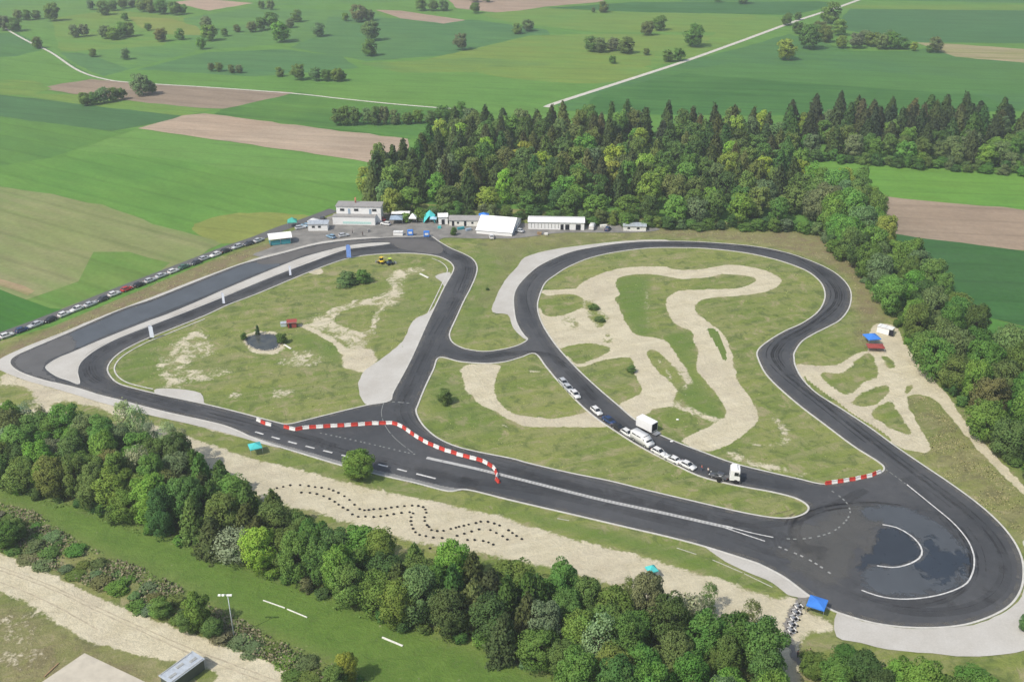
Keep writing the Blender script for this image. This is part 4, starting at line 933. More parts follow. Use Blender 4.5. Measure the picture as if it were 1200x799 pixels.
CPC = {'white': (.64,.64,.63), 'silver': (.42,.44,.46), 'dark grey': (.06,.065,.075), 'black': (.02,.02,.022), 'dark blue': (.02,.045,.12), 'red': (.42,.03,.025), 'green': (.05,.14,.09), 'light blue': (.2,.33,.45)}
def car(c, kind, loc, rz, label, group=None, sc=1):
    k = (c, kind)
    if k not in CP: CP[k] = make_car('van' if kind == 'van' else 'car', plain('car_paint_'+c.replace(' ','_'), CPC[c], .25, .5, var=.02), kind); e = CP[k]
    else: e = copy_tree(CP[k])
    e.location = loc; e.rotation_euler = (0,0,rz); e.scale = (sc,)*3
    e['label'] = label; e['category'] = 'van' if kind == 'van' else 'car'
    if group: e['group'] = group
    return e
def PZ(px, py, z=Z0): v = P(px, py, 0); v.z = z; return v
def on(px, py): return PZ(px, py, Z0+.005)
tl_ = world([(640,428),(656,447),(680,472),(700,489),(723,504),(751,521),(784,538),(819,555),(854,565)])
def tdir(px, py):
    p = P(px, py); best = min(range(len(tl_)-1), key=lambda i: ((tl_[i]+tl_[i+1])/2-p).length); return ang(tl_[best], tl_[best+1])
for px, py, c, k, lb in ((660.5,450.5,'silver','hatch','silver hatchback heading the uppermost group of parked cars'),(666,457,'silver','sedan','silver saloon in the middle of the upper group of three cars'),(674,464.5,'white','hatch','white hatchback with dark windows at the lower end of the upper group'),
                         (699,484,'white','hatch','single white hatchback on the track edge beside the sand curve'),(714,495,'dark blue','sedan','dark blue saloon behind the single white hatchback'),(725,503.5,'black','hatch','black hatchback directly in front of the dark blue saloon'),
                         (735.5,510,'white','hatch','small white car tucked right behind the big white van'),(772,532,'white','hatch','white hatchback just past the front of the white van'),
                         (788,540.5,'white','sedan','white car in the middle of three below the van'),(805.5,547.5,'white','sedan','white saloon last in the row before the cones'),(842,560,'dark grey','sedan','dark grey car tight beside the white lorry cab')):
    car(c, k, on(px, py), tdir(px, py)+(0 if random.random() < .8 else math.pi), lb, 'vehicles parked on the inner loop')
car('white', 'van', on(752.5,519), tdir(752,519), 'long white minibus with dark side windows in the row of cars', 'vehicles parked on the inner loop', 1.25)
# lorry cab
def lorry(loc, rz):
    e = empty('lorry_cab', loc, rz); tag(e, 'white lorry tractor unit standing at the lower end of the parked row', 'lorry')
    b = MB(); b.box((.9,0,1.95),(2.1,2.4,2.5),0,.12,(.92,.94)); b.build('cab', WHT, e)
    b = MB(); b.box((.75,0,3.35),(1.5,2.1,.45),0,.1,(.7,.9)); b.build('roof_fairing', WHT, e)
    b = MB(); b.poly([(1.975,-1.02,1.95),(1.975,1.02,1.95),(1.90,.98,2.85),(1.90,-.98,2.85)]); b.build('windshield', GLS, e)
    for s in (-1,1):
        b = MB(); b.poly([(.7,s*1.225,1.95),(1.6,s*1.225,1.95),(1.55,s*1.19,2.75),(.75,s*1.19,2.75)]); b.build('side_window', GLS, e)
        b = MB(); b.box((1.75,s*1.4,2.3),(.15,.2,.6)); b.build('mirror', DRK, e)
        b = MB(); b.box((2.0,s*.85,.75),(.1,.4,.2)); b.build('headlight', LAMP, e)
        for x in (1.1,-2.2):
            b = MB(); b.tube((x,s*.8,.5),(x,s*1.2,.5),.5,.5,16); b.build('wheel', RUB, e)
    b = MB(); b.box((-1.4,0,.75),(3.2,.9,.3)); b.box((1.95,0,.6),(.25,2.4,.5)); b.build('chassis', plain('chassis_grey',(.1,.1,.1)), e)
    b = MB(); b.tube((-1.9,0,.9),(-1.9,0,1.05),.5,.45,14); b.build('fifth_wheel', MET, e)
lorry(on(855,563), tdir(856,565)+.35); bpy.data.objects['lorry_cab'].scale = (1.15,)*3
def box_trailer(loc, rz):
    e = empty('box_trailer', loc, rz); tag(e, 'white box trailer with open dark rear parked on the far edge of the inner loop', 'trailer')
    b = MB(); b.box((0,0,1.95),(5.2,2.4,2.5),0,.06); b.build('box', WHT, e)
    b = MB(); b.box((2.612,0,1.95),(.02,2.1,2.1)); b.build('rear_opening', DRK, e)
    b = MB(); b.box((3.3,0,.45),(1.3,2.0,.1)); b.build('ramp', MET, e)
    b = MB(); b.tube((-2.6,0,.6),(-3.9,0,.55),.07,.06,8); b.build('drawbar', MET, e)
    for x in (-.5,.5):
        for s in (-1,1): b = MB(); b.tube((x,s*.9,.36),(x,s*1.22,.36),.36,.36,14); b.build('wheel', RUB, e)
box_trailer(on(757.5,504), tdir(757,520))
# parked row along the field edge
row = resample(world(smooth([(-30,407),(0,397.5),(60,375.5),(130,347.5),(200,320),(262,296),(300,284),(316,278)], False, 8)), 4.75)
cols = ['dark grey','silver','white','dark blue','silver','black','white','white','silver','dark grey','white','red','black','silver','silver','white','green','dark grey','silver','white','black','silver']
for i, p in enumerate(row[:-1]):
    c = cols[i % len(cols)]; k = random.choice(['hatch','sedan','hatch'])
    px, py = proj(p.x, p.y); q = px/310
    a = ang(row[i], row[i+1]); nn = Vector((math.sin(a), -math.cos(a), 0))
    pl = p+nn*random.uniform(.0,.8)+Vector((math.cos(a),math.sin(a),0))*random.uniform(-.2,.2); pl.z = .108
    where = 'near the left frame edge' if px < 70 else 'beside the green triangle field' if px < 130 else 'beside the tan field' if px < 200 else 'below the yellowish oval field' if px < 260 else 'nearest the pavilion'
    car(c, k, pl, a+(math.pi if random.random() < .4 else 0)+random.uniform(-.03,.03), f'{c} {"hatchback" if k=="hatch" else "saloon"} parked on the field-side lane {where}, car {ORD[0] if i==0 else ""}'.strip().replace(', car','')+'', 'cars parked along the field lane')
seen = defaultdict(list)
for o in bpy.data.objects:
    if o.get('group') == 'cars parked along the field lane': seen[o['label']].append(o)
for s, l in seen.items():
    l.sort(key=lambda o: o.location.x)
    if len(l) > 1:
        for i, o in enumerate(l): o['label'] = ORD[i]+' '+s
for px, py, c, lb in ((352,268.5,'silver','silver car beside the small white cabin'),(358,266,'light blue','light blue car nearer the small white cabin'),(378,258,'dark grey','dark car at the left end of the white building'),(446,259,'red','red car at the right end of the white two-storey cabin'),(403,277.5,'silver','silver car crossing the open yard'),(388,279,'light blue','pale blue car left on the open yard')):
    car(c, 'hatch', PZ(px,py,.11), random.uniform(0,3), lb)
for px, py, c, k, lb in ((368,262.5,'white','van','white van between the small cabin and the dark car'),(452,264,'white','hatch','white car tucked between the red car and the slate blue tent'),(493,260,'dark grey','hatch','dark grey car between the white peaked tent and the star tent'),(608,272,'silver','sedan','silver saloon at the right flank of the marquee'),(694,268,'white','van','white van right of the long white shed'),(712,270,'dark blue','hatch','dark blue car between the long shed and the flat-roofed cabin'),(335,278,'green','hatch','green car between the pavilion and the silver car'),(576,279,'white','hatch','white car in front of the marquee') ):
    car(c, k, PZ(px,py,.11), random.uniform(0,3), lb)

# karts
def make_kart():
    e = empty('kart', (0,0,0)); tag(e, 'kart', 'kart')
    b = MB(); b.tube((-.75,-.3,.12),(.8,-.25,.12),.03); b.tube((-.75,.3,.12),(.8,.25,.12),.03); b.box((0,0,.09),(1.5,.6,.02)); b.build('chassis', MET, e)
    b = MB(); b.loft([[Vector(v) for v in ((.7,-.45,.08),(.95,-.35,.08),(.95,.35,.08),(.7,.45,.08))],[Vector(v) for v in ((.68,-.35,.28),(.85,-.25,.22),(.85,.25,.22),(.68,.35,.28))]]); b.build('nose_cone', WPL, e)
    b = MB(); b.box((-.2,0,.16),(.42,.4,.1)); b.box((-.45,0,.38),(.1,.4,.5)); b.build('seat', DRK, e)
    b = MB(); b.torus((.25,0,.5),.15,.018); b.tube((.25,0,.5),(.55,0,.15),.015); b.build('steering_wheel', DRK, e)
    for s in (-1,1):
        b = MB(); b.box((0,s*.58,.16),(.8,.18,.16),0,.03); b.build('side_pod', WPL, e)
        for x in (-.6,.55): b = MB(); b.tube((x,s*.48,.14),(x,s*.70,.14),.14,.14,12); b.build('wheel', RUB, e)
    return e
kt = make_kart()
for i, (px, py) in enumerate([(936,711),(933.5,718),(931,725),(929,732),(928,739)]):
    o = kt if i == 0 else copy_tree(kt)
    o.location = PZ(px, py, .02); o.rotation_euler = (0,0,1.9); o.scale = (1.15,)*3
    o['label'] = ['black and white kart nearest the blue canopy','second kart from the blue canopy in the queue','middle kart of the queue beside the canopy','fourth kart from the blue canopy','kart at the lower end of the queue']  [i]; o['group'] = 'karts queued at the blue canopy'
# machines in left infield
def machine(loc, rz, body, label, roof):
    e = empty('compact_loader', loc, rz); tag(e, label, 'loader')
    b = MB(); b.box((-.3,0,.9),(1.8,1.3,.7),0,.1,(.9,.9)); b.build('body', body, e)
    b = MB(); b.box((-.1,0,1.75),(1.0,1.1,1.0),0,.05,(.85,.9)); b.build('cabin_glass', GLS, e)
    b = MB(); b.box((-.1,0,2.3),(1.15,1.25,.12)); b.build('cabin_roof', roof, e)
    b = MB(); b.tube((.4,-.5,.9),(1.7,-.5,.6),.08); b.tube((.4,.5,.9),(1.7,.5,.6),.08); b.build('arm', body, e)
    b = MB(); b.box((1.95,0,.4),(.6,1.6,.6),0,0,(.4,1)); b.build('bucket', MET, e)
    for x in (-.9,.5):
        for s in (-1,1): b = MB(); b.tube((x,s*.6,.45),(x,s*.95,.45),.45,.45,12); b.build('wheel', RUB, e)
machine(PZ(447,308.5,.02), 2.6, YEL, 'small yellow loader on the grass near the top of the left infield', YEL)
machine(PZ(457.5,310,.02), .5, plain('dark_blue_paint',(.04,.07,.12)), 'dark loader with yellow-green roof right of the yellow one', plain('lime_paint',(.45,.6,.08)))

# ================================================================== BARRIERS, TYRES
def make_barrier(mat):
    e = empty('plastic_barrier', (0,0,0)); e['category'] = 'barrier'
    prof = [(-.27,0),(.27,0),(.24,.16),(.12,.34),(.09,.75),(-.09,.75),(-.12,.34),(-.24,.16)]
    b = MB(); b.loft([[Vector((x,y,z)) for y,z in prof] for x in (-.84,.84)])
    b.build('body', mat, e)
    b = MB()
    for s in (-1,1): b.tube((s*.5,0,.75),(s*.5,0,.80),.05,.05,8)
    b.build('filler_cap', RUB, e); return e
BAR = {'red': make_barrier(RED), 'white': make_barrier(WPL)}; used = {}
def barriers(pts, step, first, group, phrase, sc=1.12, skip=()):
    w = resample(world(pts), step); c = first; lab = []
    mids = [((a+b)/2, ang(a,b)) for a, b in zip(w, w[1:])]; n = len(mids)
    for i, (m, a) in enumerate(mids):
        m.z = Z0+.004; m += Vector((random.gauss(0,.04),random.gauss(0,.04),0)); a += random.gauss(0,.04)
        if c not in used: o = BAR[c]; used[c] = 1
        else: o = copy_tree(BAR[c])
        o.location = m; o.rotation_euler = (0,0,a); o.scale = (step/1.72,1.25,1.15); o['group'] = group; o['_i'] = i
        t = '%s%s water-filled barrier, %s' % (c, '', phrase(i, n)); o['label'] = t; c = 'white' if c == 'red' else 'red'; del o['_i']
NUM = ['first','second','third','fourth','fifth','sixth','seventh','eighth','ninth','tenth','eleventh','twelfth','thirteenth','fourteenth','fifteenth','sixteenth','seventeenth','eighteenth','nineteenth','twentieth']
def ph(i, n):
    if i < n/3: return '%s from the left end of the long curved chain' % NUM[i]
    if i < 2*n/3: return '%s past the left third of the long curved chain' % NUM[i-int(math.ceil(n/3))]
    return '%s before the right end of the long curved chain' % NUM[n-1-i]
barriers([(301,493),(311,497.5),(324,501)], 1.75, 'white', 'short barrier row', lambda i, n: '%s in the short row at the left of the straight' % NUM[i])
barriers([(333,501.5),(346,505),(356,502.5),(400,500),(440,497.5),(463,497),(473,502),(485,511),(500,520),(520,528.5),(545,536),(565,541),(577,548),(583,556),(581,564),(590,569)], 1.78, 'red', 'long barrier chain', ph)
barriers([(967,567.8),(985,565.5),(1002,562.5),(1020,558.5),(1034,553)], 1.55, 'red', 'barrier row at the lower tip of the right infield', lambda i, n: '%s from left at the tip of the right infield' % NUM[i])
ty = [(157,395),(183,390),(212,384),(253,383),(288,387),(315,391),(342,394),(372,399),(390,406),(411,415),(436,429),(457,444),(478,464),(499,482),(519,487),(537,486),(557,483),(583,481),(606,480),(630,476),(655,473),(684,470),(716,468),(742,469),(762,474),(771,484),(775,497),(768,516),(768,531),(778,549),(786,556),(796,569),(820,573),(846,572),(876,564),(897,559),(910,555),(930,551),(950,546),(980,540),(1000,534),(1030,535),(1056,542),(1078,550),(1115,570),(1131,581),(1148,593),(1170,606)]
tyl = [(258,414),(293,415),(322,420),(350,429),(375,440),(396,452),(412,464),(430,476),(450,486),(469,504),(493,514),(523,513),(557,515),(586,512),(613,508),(640,503),(672,498),(706,495),(720,500),(712,516),(711,532),(714,547),(720,563),(730,578),(747,589),(773,594),(804,600),(840,602),(902,593),(932,584),(962,575),(993,566),(1040,569),(1064,581),(1090,594),(1110,608)]
tyx = [(945,610),(975,610),(1010,614),(1032,620),(1052,629),(790,645)]
b = MB(); b.torus((0,0,.15),.27,.15,14,8); ty0 = b.build('tyre', RUB)
k = 0
for lst, nm in ((ty,'upper slalom line'),(tyl,'lower slalom line'),(tyx,'short outer slalom line')):
    for i, (x, y) in enumerate(lst):
        o = ty0 if k == 0 else ty0.copy()
        if k: COL.objects.link(o)
        k += 1; o.location = PZ(x/3.53+280, y/3.53+460, .02); o.rotation_euler = (0,0,random.random()*6); s = random.uniform(.66,.8); o.scale = (s,s,s)
        sec = min(i//12, 3); j = i-12*sec
        seg = ['left end','left middle','right middle','right end'][sec]
        tag(o, '%s black tyre from left, %s of %s' % (NUM[j], seg, nm), 'tyre', 'black tyres marking the slalom')

# ================================================================== BUILDINGS AND TENTS
def bld_empty(name, px, py, rz, label, cat, z=.105): return tag(empty(name, PZ(px,py,z), rz), label, cat)
# two-storey modular cabin
e = bld_empty('two_storey_cabin', 390, 263.5, R(-3), 'white two-storey site building with a flat grey roof at the left end of the wood', 'building')
b = MB(); b.box((8.4,1.6,1.6),(16.6,3.2,3.2)); b.build('lower_wall', WHT, e)
b = MB(); b.box((8.4,1.6,3.26),(16.9,3.5,.12)); b.build('terrace_floor', GRY, e)
b = MB(); b.box((9.8,6.1,1.6),(17.5,5.6,3.2)); b.build('rear_wall', WHT, e)
b = MB(); b.box((9.8,6.1,4.85),(17.5,5.6,3.0)); b.build('upper_wall', WHT, e)
b = MB(); b.box((9.8,6.1,6.45),(18.1,6.3,.2)); b.build('roof', GRY, e)
for x in (3.4,8.9,16.0):
    b = MB(); b.box((x,3.28,5.0),(1.7,.06,.9)); o = b.build('window', GLS, e)
    b = MB(); b.box((x,3.27,4.5),(1.9,.12,.08)); b.build('sill', MET, o)
for x in (6.1,14.4):
    b = MB(); b.box((x,3.28,4.4),(.9,.06,2.0)); b.build('door', SBL, e)
b = MB(); b.box((9.6,-.03,.9),(11,.05,.9)); b.build('banner', plain('pale_teal_banner',(.45,.66,.62)), e)
b = MB()
for i in range(9): b.box((.8+i*1.9,.1,3.85),(.05,.05,1.0))
b.box((8.4,.1,4.33),(15.6,.05,.05)); b.build('railing', MET, e)
b = MB(); b.tube((8.0,7.5,6.5),(8.0,7.5,8.6),.35,.3,10); b.build('chimney', plain('terracotta',(.5,.2,.13)), e)
def cabin(name, px, py, rz, d, wall, roof, label, wins=(), ov=.25, pitch=0, cat='cabin', dark=()):
    e = bld_empty(name, px, py, rz, label, cat); w, dp, h = d
    b = MB(); b.box((w/2,dp/2,h/2),(w,dp,h)); b.build('wall', wall, e)
    b = MB()
    if pitch:
        y0, y1 = -ov, dp+ov; ym = dp/2
        for ya, za, yb, zb in ((y0,h,ym,h+pitch),(ym,h+pitch,y1,h)):
            b.loft([[Vector((x,ya,za)),Vector((x,yb,zb)),Vector((x,yb,zb+.1)),Vector((x,ya,za+.1))] for x in (-ov,w+ov)])
        b.loft([[Vector((x,.02,h)),Vector((x,dp-.02,h)),Vector((x,ym,h+pitch-.03))] for x in (.02,w-.02)])
    else: b.box((w/2,dp/2,h+.07),(w+2*ov,dp+2*ov,.14))
    b.build('roof', roof, e)
    b = MB()
    for i in range(int(w/1.6)): b.box((.8+1.6*i, -ov-.03 if pitch else dp/2, h+.05 if pitch else h+.16), (.06, .06 if pitch else dp, .05))
    b.box((w/2, -ov-.05, h+.02), (w+2*ov, .09, .09)); b.build('gutter', MET, e)
    for x, z, ww, hh in wins: b = MB(); b.box((x,-.03,z),(ww,.05,hh)); b.build('window', GLS, e)
    for x, ww, hh in dark: b = MB(); b.box((x,-.03,hh/2+.02),(ww,.05,hh)); b.build('doorway', DRK, e)
    return e
cabin('small_cabin', 361.5, 271, R(2), (7.4,4.2,2.7), WHT, GALV, 'small white cabin with pale flat roof left of the two-storey building', [(2,1.6,1.1,.8),(4.3,1.6,1.1,.8)])
cabin('grey_roofed_hut', 526.5, 265, R(-2), (12.3,5.5,2.3), CRM, GRY, 'low hut with grey pitched roof and pale front left of the marquee', [(3.4,1.3,.8,.8),(9,1.3,.8,.8)], pitch=.9, dark=[(1.5,.9,2),(6.2,.9,2)])
cabin('white_shed', 514, 263.5, R(5), (3.6,4.5,3.0), WHT, WHT, 'narrow white shed beside the turquoise star tent', pitch=.7, dark=[(1.8,1.2,2)])
cabin('long_white_shed', 619, 268.8, R(-3), (21.5,6.5,2.9), WHT, WHT, 'long low white shed with dark doorways right of the marquee', [(1.2+i*1.3,1.4,.12,1.8) for i in range(9)], pitch=.7, dark=[(13.0,1.2,2.1),(15.0,1.6,2.1),(19.2,1.9,2.2)])
cabin('flat_roofed_cabin', 730.5, 270.8, R(-4), (8.6,4,1.9), CRM, GALV, 'small low cabin with pale flat roof right of the long shed', [(2,1.1,1,.7),(5.6,1.1,1,.7)])
cabin('white_container', 1027, 389.5, R(-38), (4.6,2.3,2.0), WHT, WHT, 'white container at the top of the kart paths by the trees', ov=.04, dark=[(4.4,1.4,1.9)], cat='container')
# pavilion with vaulted roof
e = bld_empty('vaulted_pavilion', 317, 288.5, R(18), 'open pavilion with curved white roof and teal sides beside the parked cars', 'pavilion')
b = MB(); b.box((3.8,.05,1.0),(7.6,.1,1.7)); b.box((7.6,2.4,1.3),(.1,4.8,2.4)); b.box((0,2.4,1.3),(.1,4.8,2.4)); b.build('wall', TLW, e)
b = MB(); secs = []
for x in (-.4,8.1): secs.append([Vector((x,-.5+5.8*t,2.6+1.5*math.sin(math.pi*t)*.8)) for t in [i/10 for i in range(11)]]+[Vector((x,-.5+5.8*t,2.5+1.5*math.sin(math.pi*t)*.8)) for t in [i/10 for i in range(10,-1,-1)]])
b.loft(secs); b.build('roof', WFB, e)
for x, y in ((.1,-.1),(7.5,-.1),(.1,4.9),(7.5,4.9),(3.8,-.1)): b = MB(); b.tube((x,y,0),(x,y,2.8),.08); b.build('post', MET, e)
# big marquee
e = bld_empty('marquee', 558, 274, R(-13), 'big bright white gabled marquee in front of the wood', 'marquee')
w, dp, h = 14, 16.5, 1.5
b = MB(); b.box((w/2,dp/2,h/2),(w-.2,dp-.2,h)); b.loft([[Vector((x,.1,h)),Vector((x,dp-.1,h)),Vector((x,dp/2,h+3.0))] for x in (.1,w-.1)]); b.build('side_wall', WFB, e)
b = MB()
for ya, za, yb, zb in ((-.2,h-.1,dp/2,h+3.1),(dp/2,h+3.1,dp+.2,h-.1)): b.loft([[Vector((x,ya,za)),Vector((x,yb,zb)),Vector((x,yb,zb+.06)),Vector((x,ya,za+.06))] for x in (-.2,w+.2)])
b.build('roof', WFB, e)
for i in range(5):
    b = MB(); b.box((w-.08,1.8+3.2*i,1.0),(.04,1.9,1.0)); b.build('window', SBL, e)
def popup(px, py, size, rz, fab, label, z=.02, h=2.2, peak=.9, cat='tent', name='canopy_tent', legs=True):
    e = tag(empty(name, PZ(px,py,z), rz), label, cat); s = size/2
    b = MB(); c = [(-s,-s),(s,-s),(s,s),(-s,s)]
    for i in range(4):
        (x0,y0),(x1,y1) = c[i], c[(i+1)%4]; b.poly([(x0,y0,h),(x1,y1,h),(0,0,h+peak)]); b.poly([(x0,y0,h-.25),(x1,y1,h-.25),(x1,y1,h),(x0,y0,h)])
    b.build('canopy', fab, e)
    for x, y in c: b = MB(); b.tube((x*.96,y*.96,0),(x*.96,y*.96,h),.04); b.build('leg', MET, e)
    return e
popup(956,716,3.5,R(-28),BLU,'blue canopy at the track edge beside the queue of karts', peak=.6)
popup(1020.5,402,4.0,R(10),BLU,'blue canopy just above the red stall at the kart paths', peak=1.0)
e = popup(1025,410.5,3.6,R(-4),RBR,'dark red stall tent below the blue canopy', peak=.5, h=1.9); e.scale = (1.35,.8,.8)
popup(300,531,3.0,R(25),TURQ,'turquoise canopy on the grass strip below the straight', peak=.8)
popup(484,261,3.0,0,WFB,'small white peaked tent left of the turquoise star tent', .105, peak=1.6)
e = popup(465,261.5,4.6,0,SBL,'tent with slate blue roof between the cabin and the white peaked tent', .105, peak=1.0); e.scale = (1.1,1,1)
e = popup(470,257,6,0,WFB,'flat white awning behind the slate blue tent', .105, peak=.5, h=2.8); e.scale = (1.2,.5,1)
popup(567,261,4.0,0,BLU,'blue tent peeping out behind the left end of the marquee', .105, peak=1.2, h=3)
popup(508,262,2.6,0,plain('light_blue_fabric',(.35,.55,.7)),'small light blue tent under the turquoise star tent', .105, peak=.6)
popup(763,676,2.1,R(20),TURQ,'small turquoise tent half hidden by the lower trees', peak=.9)
popup(886,746,2.0,R(40),TURQ,'pale turquoise tent deep among the lower right trees', peak=.7)
popup(343,265.5,3.6,R(10),plain('green_teal_fabric',(.06,.38,.30)),'green round-topped tent beside the pavilion', .105, peak=1.5)
# turquoise star tent
e = bld_empty('star_tent', 504, 259.5, 0, 'turquoise pointed star tent in the middle of the yard stalls', 'tent')
b = MB(); nn = 5; top = Vector((0,0,4.6)); mids_ = []
for i in range(nn):
    a = 2*math.pi*i/nn+.3; a2 = a+math.pi/nn; a3 = a-math.pi/nn
    tip = Vector((3.9*math.cos(a),3.9*math.sin(a),.3)); m1 = Vector((2.2*math.cos(a2),2.2*math.sin(a2),2.9)); m0 = Vector((2.2*math.cos(a3),2.2*math.sin(a3),2.9)); r1 = Vector((2.2*math.cos(a),2.2*math.sin(a),2.5))
    b.poly([top,m0,r1]); b.poly([top,r1,m1]); b.poly([m0,tip,r1]); b.poly([r1,tip,m1])
b.build('canopy', TURQ, e)
b = MB(); b.tube((0,0,0),(0,0,4.7),.08); b.build('pole', MET, e)
# blue boxes and inflatables on the yard
for px, py, lb in ((481,276,'blue inflatable block standing on the yard by the track exit'),(500,277.5,'blue inflatable block at the top of the left bend')):
    e = bld_empty('inflatable_block', px, py, R(5), lb, 'inflatable')
    b = MB(); b.box((0,0,1.1),(2.2,1.2,2.2),0,.2); b.build('body', BLU, e); b = MB(); b.box((0,-.62,1.2),(1.3,.04,.8)); b.build('white_panel', WFB, e)
cabin('display_trailer', 461, 276.3, R(-3), (3.6,1.6,1.3), WHT, WHT, 'small white trailer on the yard left of the blue blocks', ov=.03, cat='trailer')
# beach flags beside the skid lane
def flag(px, py, h, w, fab, label):
    e = tag(empty('banner_flag', PZ(px,py,.02), R(-8)), label, 'flag')
    b = MB(); b.tube((-w/2,0,0),(-w/2,0,h),.045,.03); b.build('pole', MET, e)
    b = MB(); pts = [(-w/2+.04,.4),(w/2,.5)]+[(w/2*math.cos(t)-0.0,h*.80+h*.19*math.sin(t)) for t in [i*math.pi/10 for i in range(0,10)]]+[(-w/2+.04,h*.98)]
    b.loft([[Vector((x,y,z)) for x,z in pts] for y in (-.02,.02)]); b.build('banner', fab, e)
    b = MB(); b.box((-w/2,0,.06),(.9,.9,.1)); b.build('base', RUB, e)
WB = plain('bluish_white_fabric', (.66,.70,.82), .7, .2, var=.05)
flag(178.5,397,4.6,1.35,WB,'broad white banner flag nearest the hairpin end of the strip')
flag(262.5,357,4.3,.85,WB,'narrow white banner flag in the middle of the divider lane')
flag(340.5,324,4.0,.8,WB,'short white banner flag left of the blue one')
flag(409,303,5.4,1.7,plain('flag_blue',(.16,.28,.68)),'blue banner flag by the inner kerb of the upper left lane')
# pond
pw_ = world(smooth([(288,398),(295,393),(310,391.5),(324,393),(328,401),(324,408),(312,411),(299,408.5),(291,404)], True, 4))
n = N('pond_water'); n.color(n.mix(n.mr(n.noise(n.pos(),.4,4),.4,.6),(.045,.052,.055),(.075,.08,.07))); n.b.inputs['Roughness'].default_value = .2; n.b.inputs['Specular IOR Level'].default_value = .5; n.bump(n.noise(n.pos(),3,3),.08,.05)
sheet('pond', [pw_], n.m, .04)
stones = MB(); rs = resample(pw_+pw_[:1], .62)
for p_ in rs: stones.ball(p_+Vector((random.uniform(-.2,.2),random.uniform(-.2,.2),.08)), random.uniform(.14,.42), 6, 4, (1,1,.7))
tag(stones.build('stone_rim', plain('pond_stone',(.30,.28,.24),.9,.1,var=.3)), kind='structure')
cabin('rusty_hut', 337.5, 384.8, R(10), (2.6,2.2,1.8), RBR, RBR, 'small rust-red hut on the grass right of the pond', pitch=.4, dark=[(.8,.7,1.4)], cat='hut')
bpy.context.view_layer.update()
cabin('pale_crate', 329, 383.5, R(10), (1.8,1.6,1.0), plain('pale_blue_panel',(.5,.6,.6)), GALV, 'low pale box left of the rust-red hut', ov=.02, cat='box')
def plank(name, a, b_, w, h, mat, label, cat, group=None, z=0):
    A, B = P(*a), P(*b_); m = (A+B)/2; b = MB(); b.box((0,0,h/2),((B-A).length,w,h),0,.02)
    o = b.build(name, mat); o.location = (m.x,m.y,z+.01); o.rotation_euler = (0,0,ang(A,B)); tag(o, label, cat, group); return o
plank('board', (333,404), (341,409), .5, .2, CRM, 'pale board lying right of the pond', 'board')
plank('board', (492,321), (502,326), .6, .25, CRM, 'pale slab lying on the dirt near the upper bend', 'board')
plank('boom', (308.5,703.5), (334,712.5), .2, .18, CRM, 'left of the two end-to-end white booms on the lower meadow', 'boom', 'white booms on the meadow')
plank('boom', (336.5,713.8), (360,723.5), .2, .18, CRM, 'right of the two end-to-end white booms on the lower meadow', 'boom', 'white booms on the meadow')
plank('boom', (448,747), (472,757), .32, .22, CRM, 'single white boom alone further down the lower meadow', 'boom', 'white booms on the meadow')
plank('boom', (52,793), (69,777), .25, .2, WOOD, 'dull wooden pole beside the concrete pad', 'pole')
CRM2 = plain('weathered_rail',(.42,.42,.36))
for i, (a, b_) in enumerate((((653,607.5),(667,610)), ((793,642),(816,649.5)), ((835,656),(870,671)), ((872,672),(905,688)))):
    plank('white_rail', a, b_, .16, .12, CRM2, ['short pale rail lying on the grass left of the others','pale rail on the verge below the median line','long pale rail on the verge near the last bend','pale rail nearest the blue canopy'][i], 'rail', 'pale rails on the lower verge')
# floodlight pole
e = tag(empty('floodlight_pole', P(274.5,746), 0), 'tall grey floodlight pole beside the young trees on the bank', 'floodlight')
b = MB(); b.tube((0,0,0),(0,0,10.4),.13,.07,10); b.build('pole', GALV, e)
b = MB(); b.tube((-1.6,0,10.3),(.7,0,10.3),.05); b.build('crossbar', GALV, e)
for x in (-1.5,-.8,.1,.6): b = MB(); b.box((x,-.15,10.3),(.5,.35,.28),0,.04); b.build('lamp_head', LAMP, e)
# grey trailer bottom left
A_, B_, C_ = P(181,795), P(224,764), P(247,772)
e = tag(empty('roofed_trailer', P(197,808), ang(P(197,808), P(236,779))), 'long grey-roofed metal trailer on the dirt at the bottom left', 'trailer')
b = MB(); b.box((3.5,0,1.35),(7.2,3.0,2.4)); b.build('body', plain('shaded_side_panel',(.07,.085,.07)), e)  # dark body colour holds the shade of the long side turned from the sun
b = MB(); b.box((3.5,0,2.62),(7.6,3.5,.14),0,.03); o = b.build('roof', GALV, e)
b = MB()
for i in range(3): b.box((1.2+2.3*i,(-.4,.5,-.3)[i],2.73),(1.5,.6,.08))
b.box((3.5,1.5,2.74),(7.0,.15,.1)); b.box((3.5,-1.5,2.74),(7.0,.15,.1)); b.build('roof_panel', plain('aged_zinc',(.32,.33,.32),.7,.3,var=.3,sc=2), o)
for x in (1.4,5.6):
    for s in (-1,1): b = MB(); b.tube((x,s*1.15,.4),(x,s*1.45,.4),.4,.4,12); b.build('wheel', RUB, e)

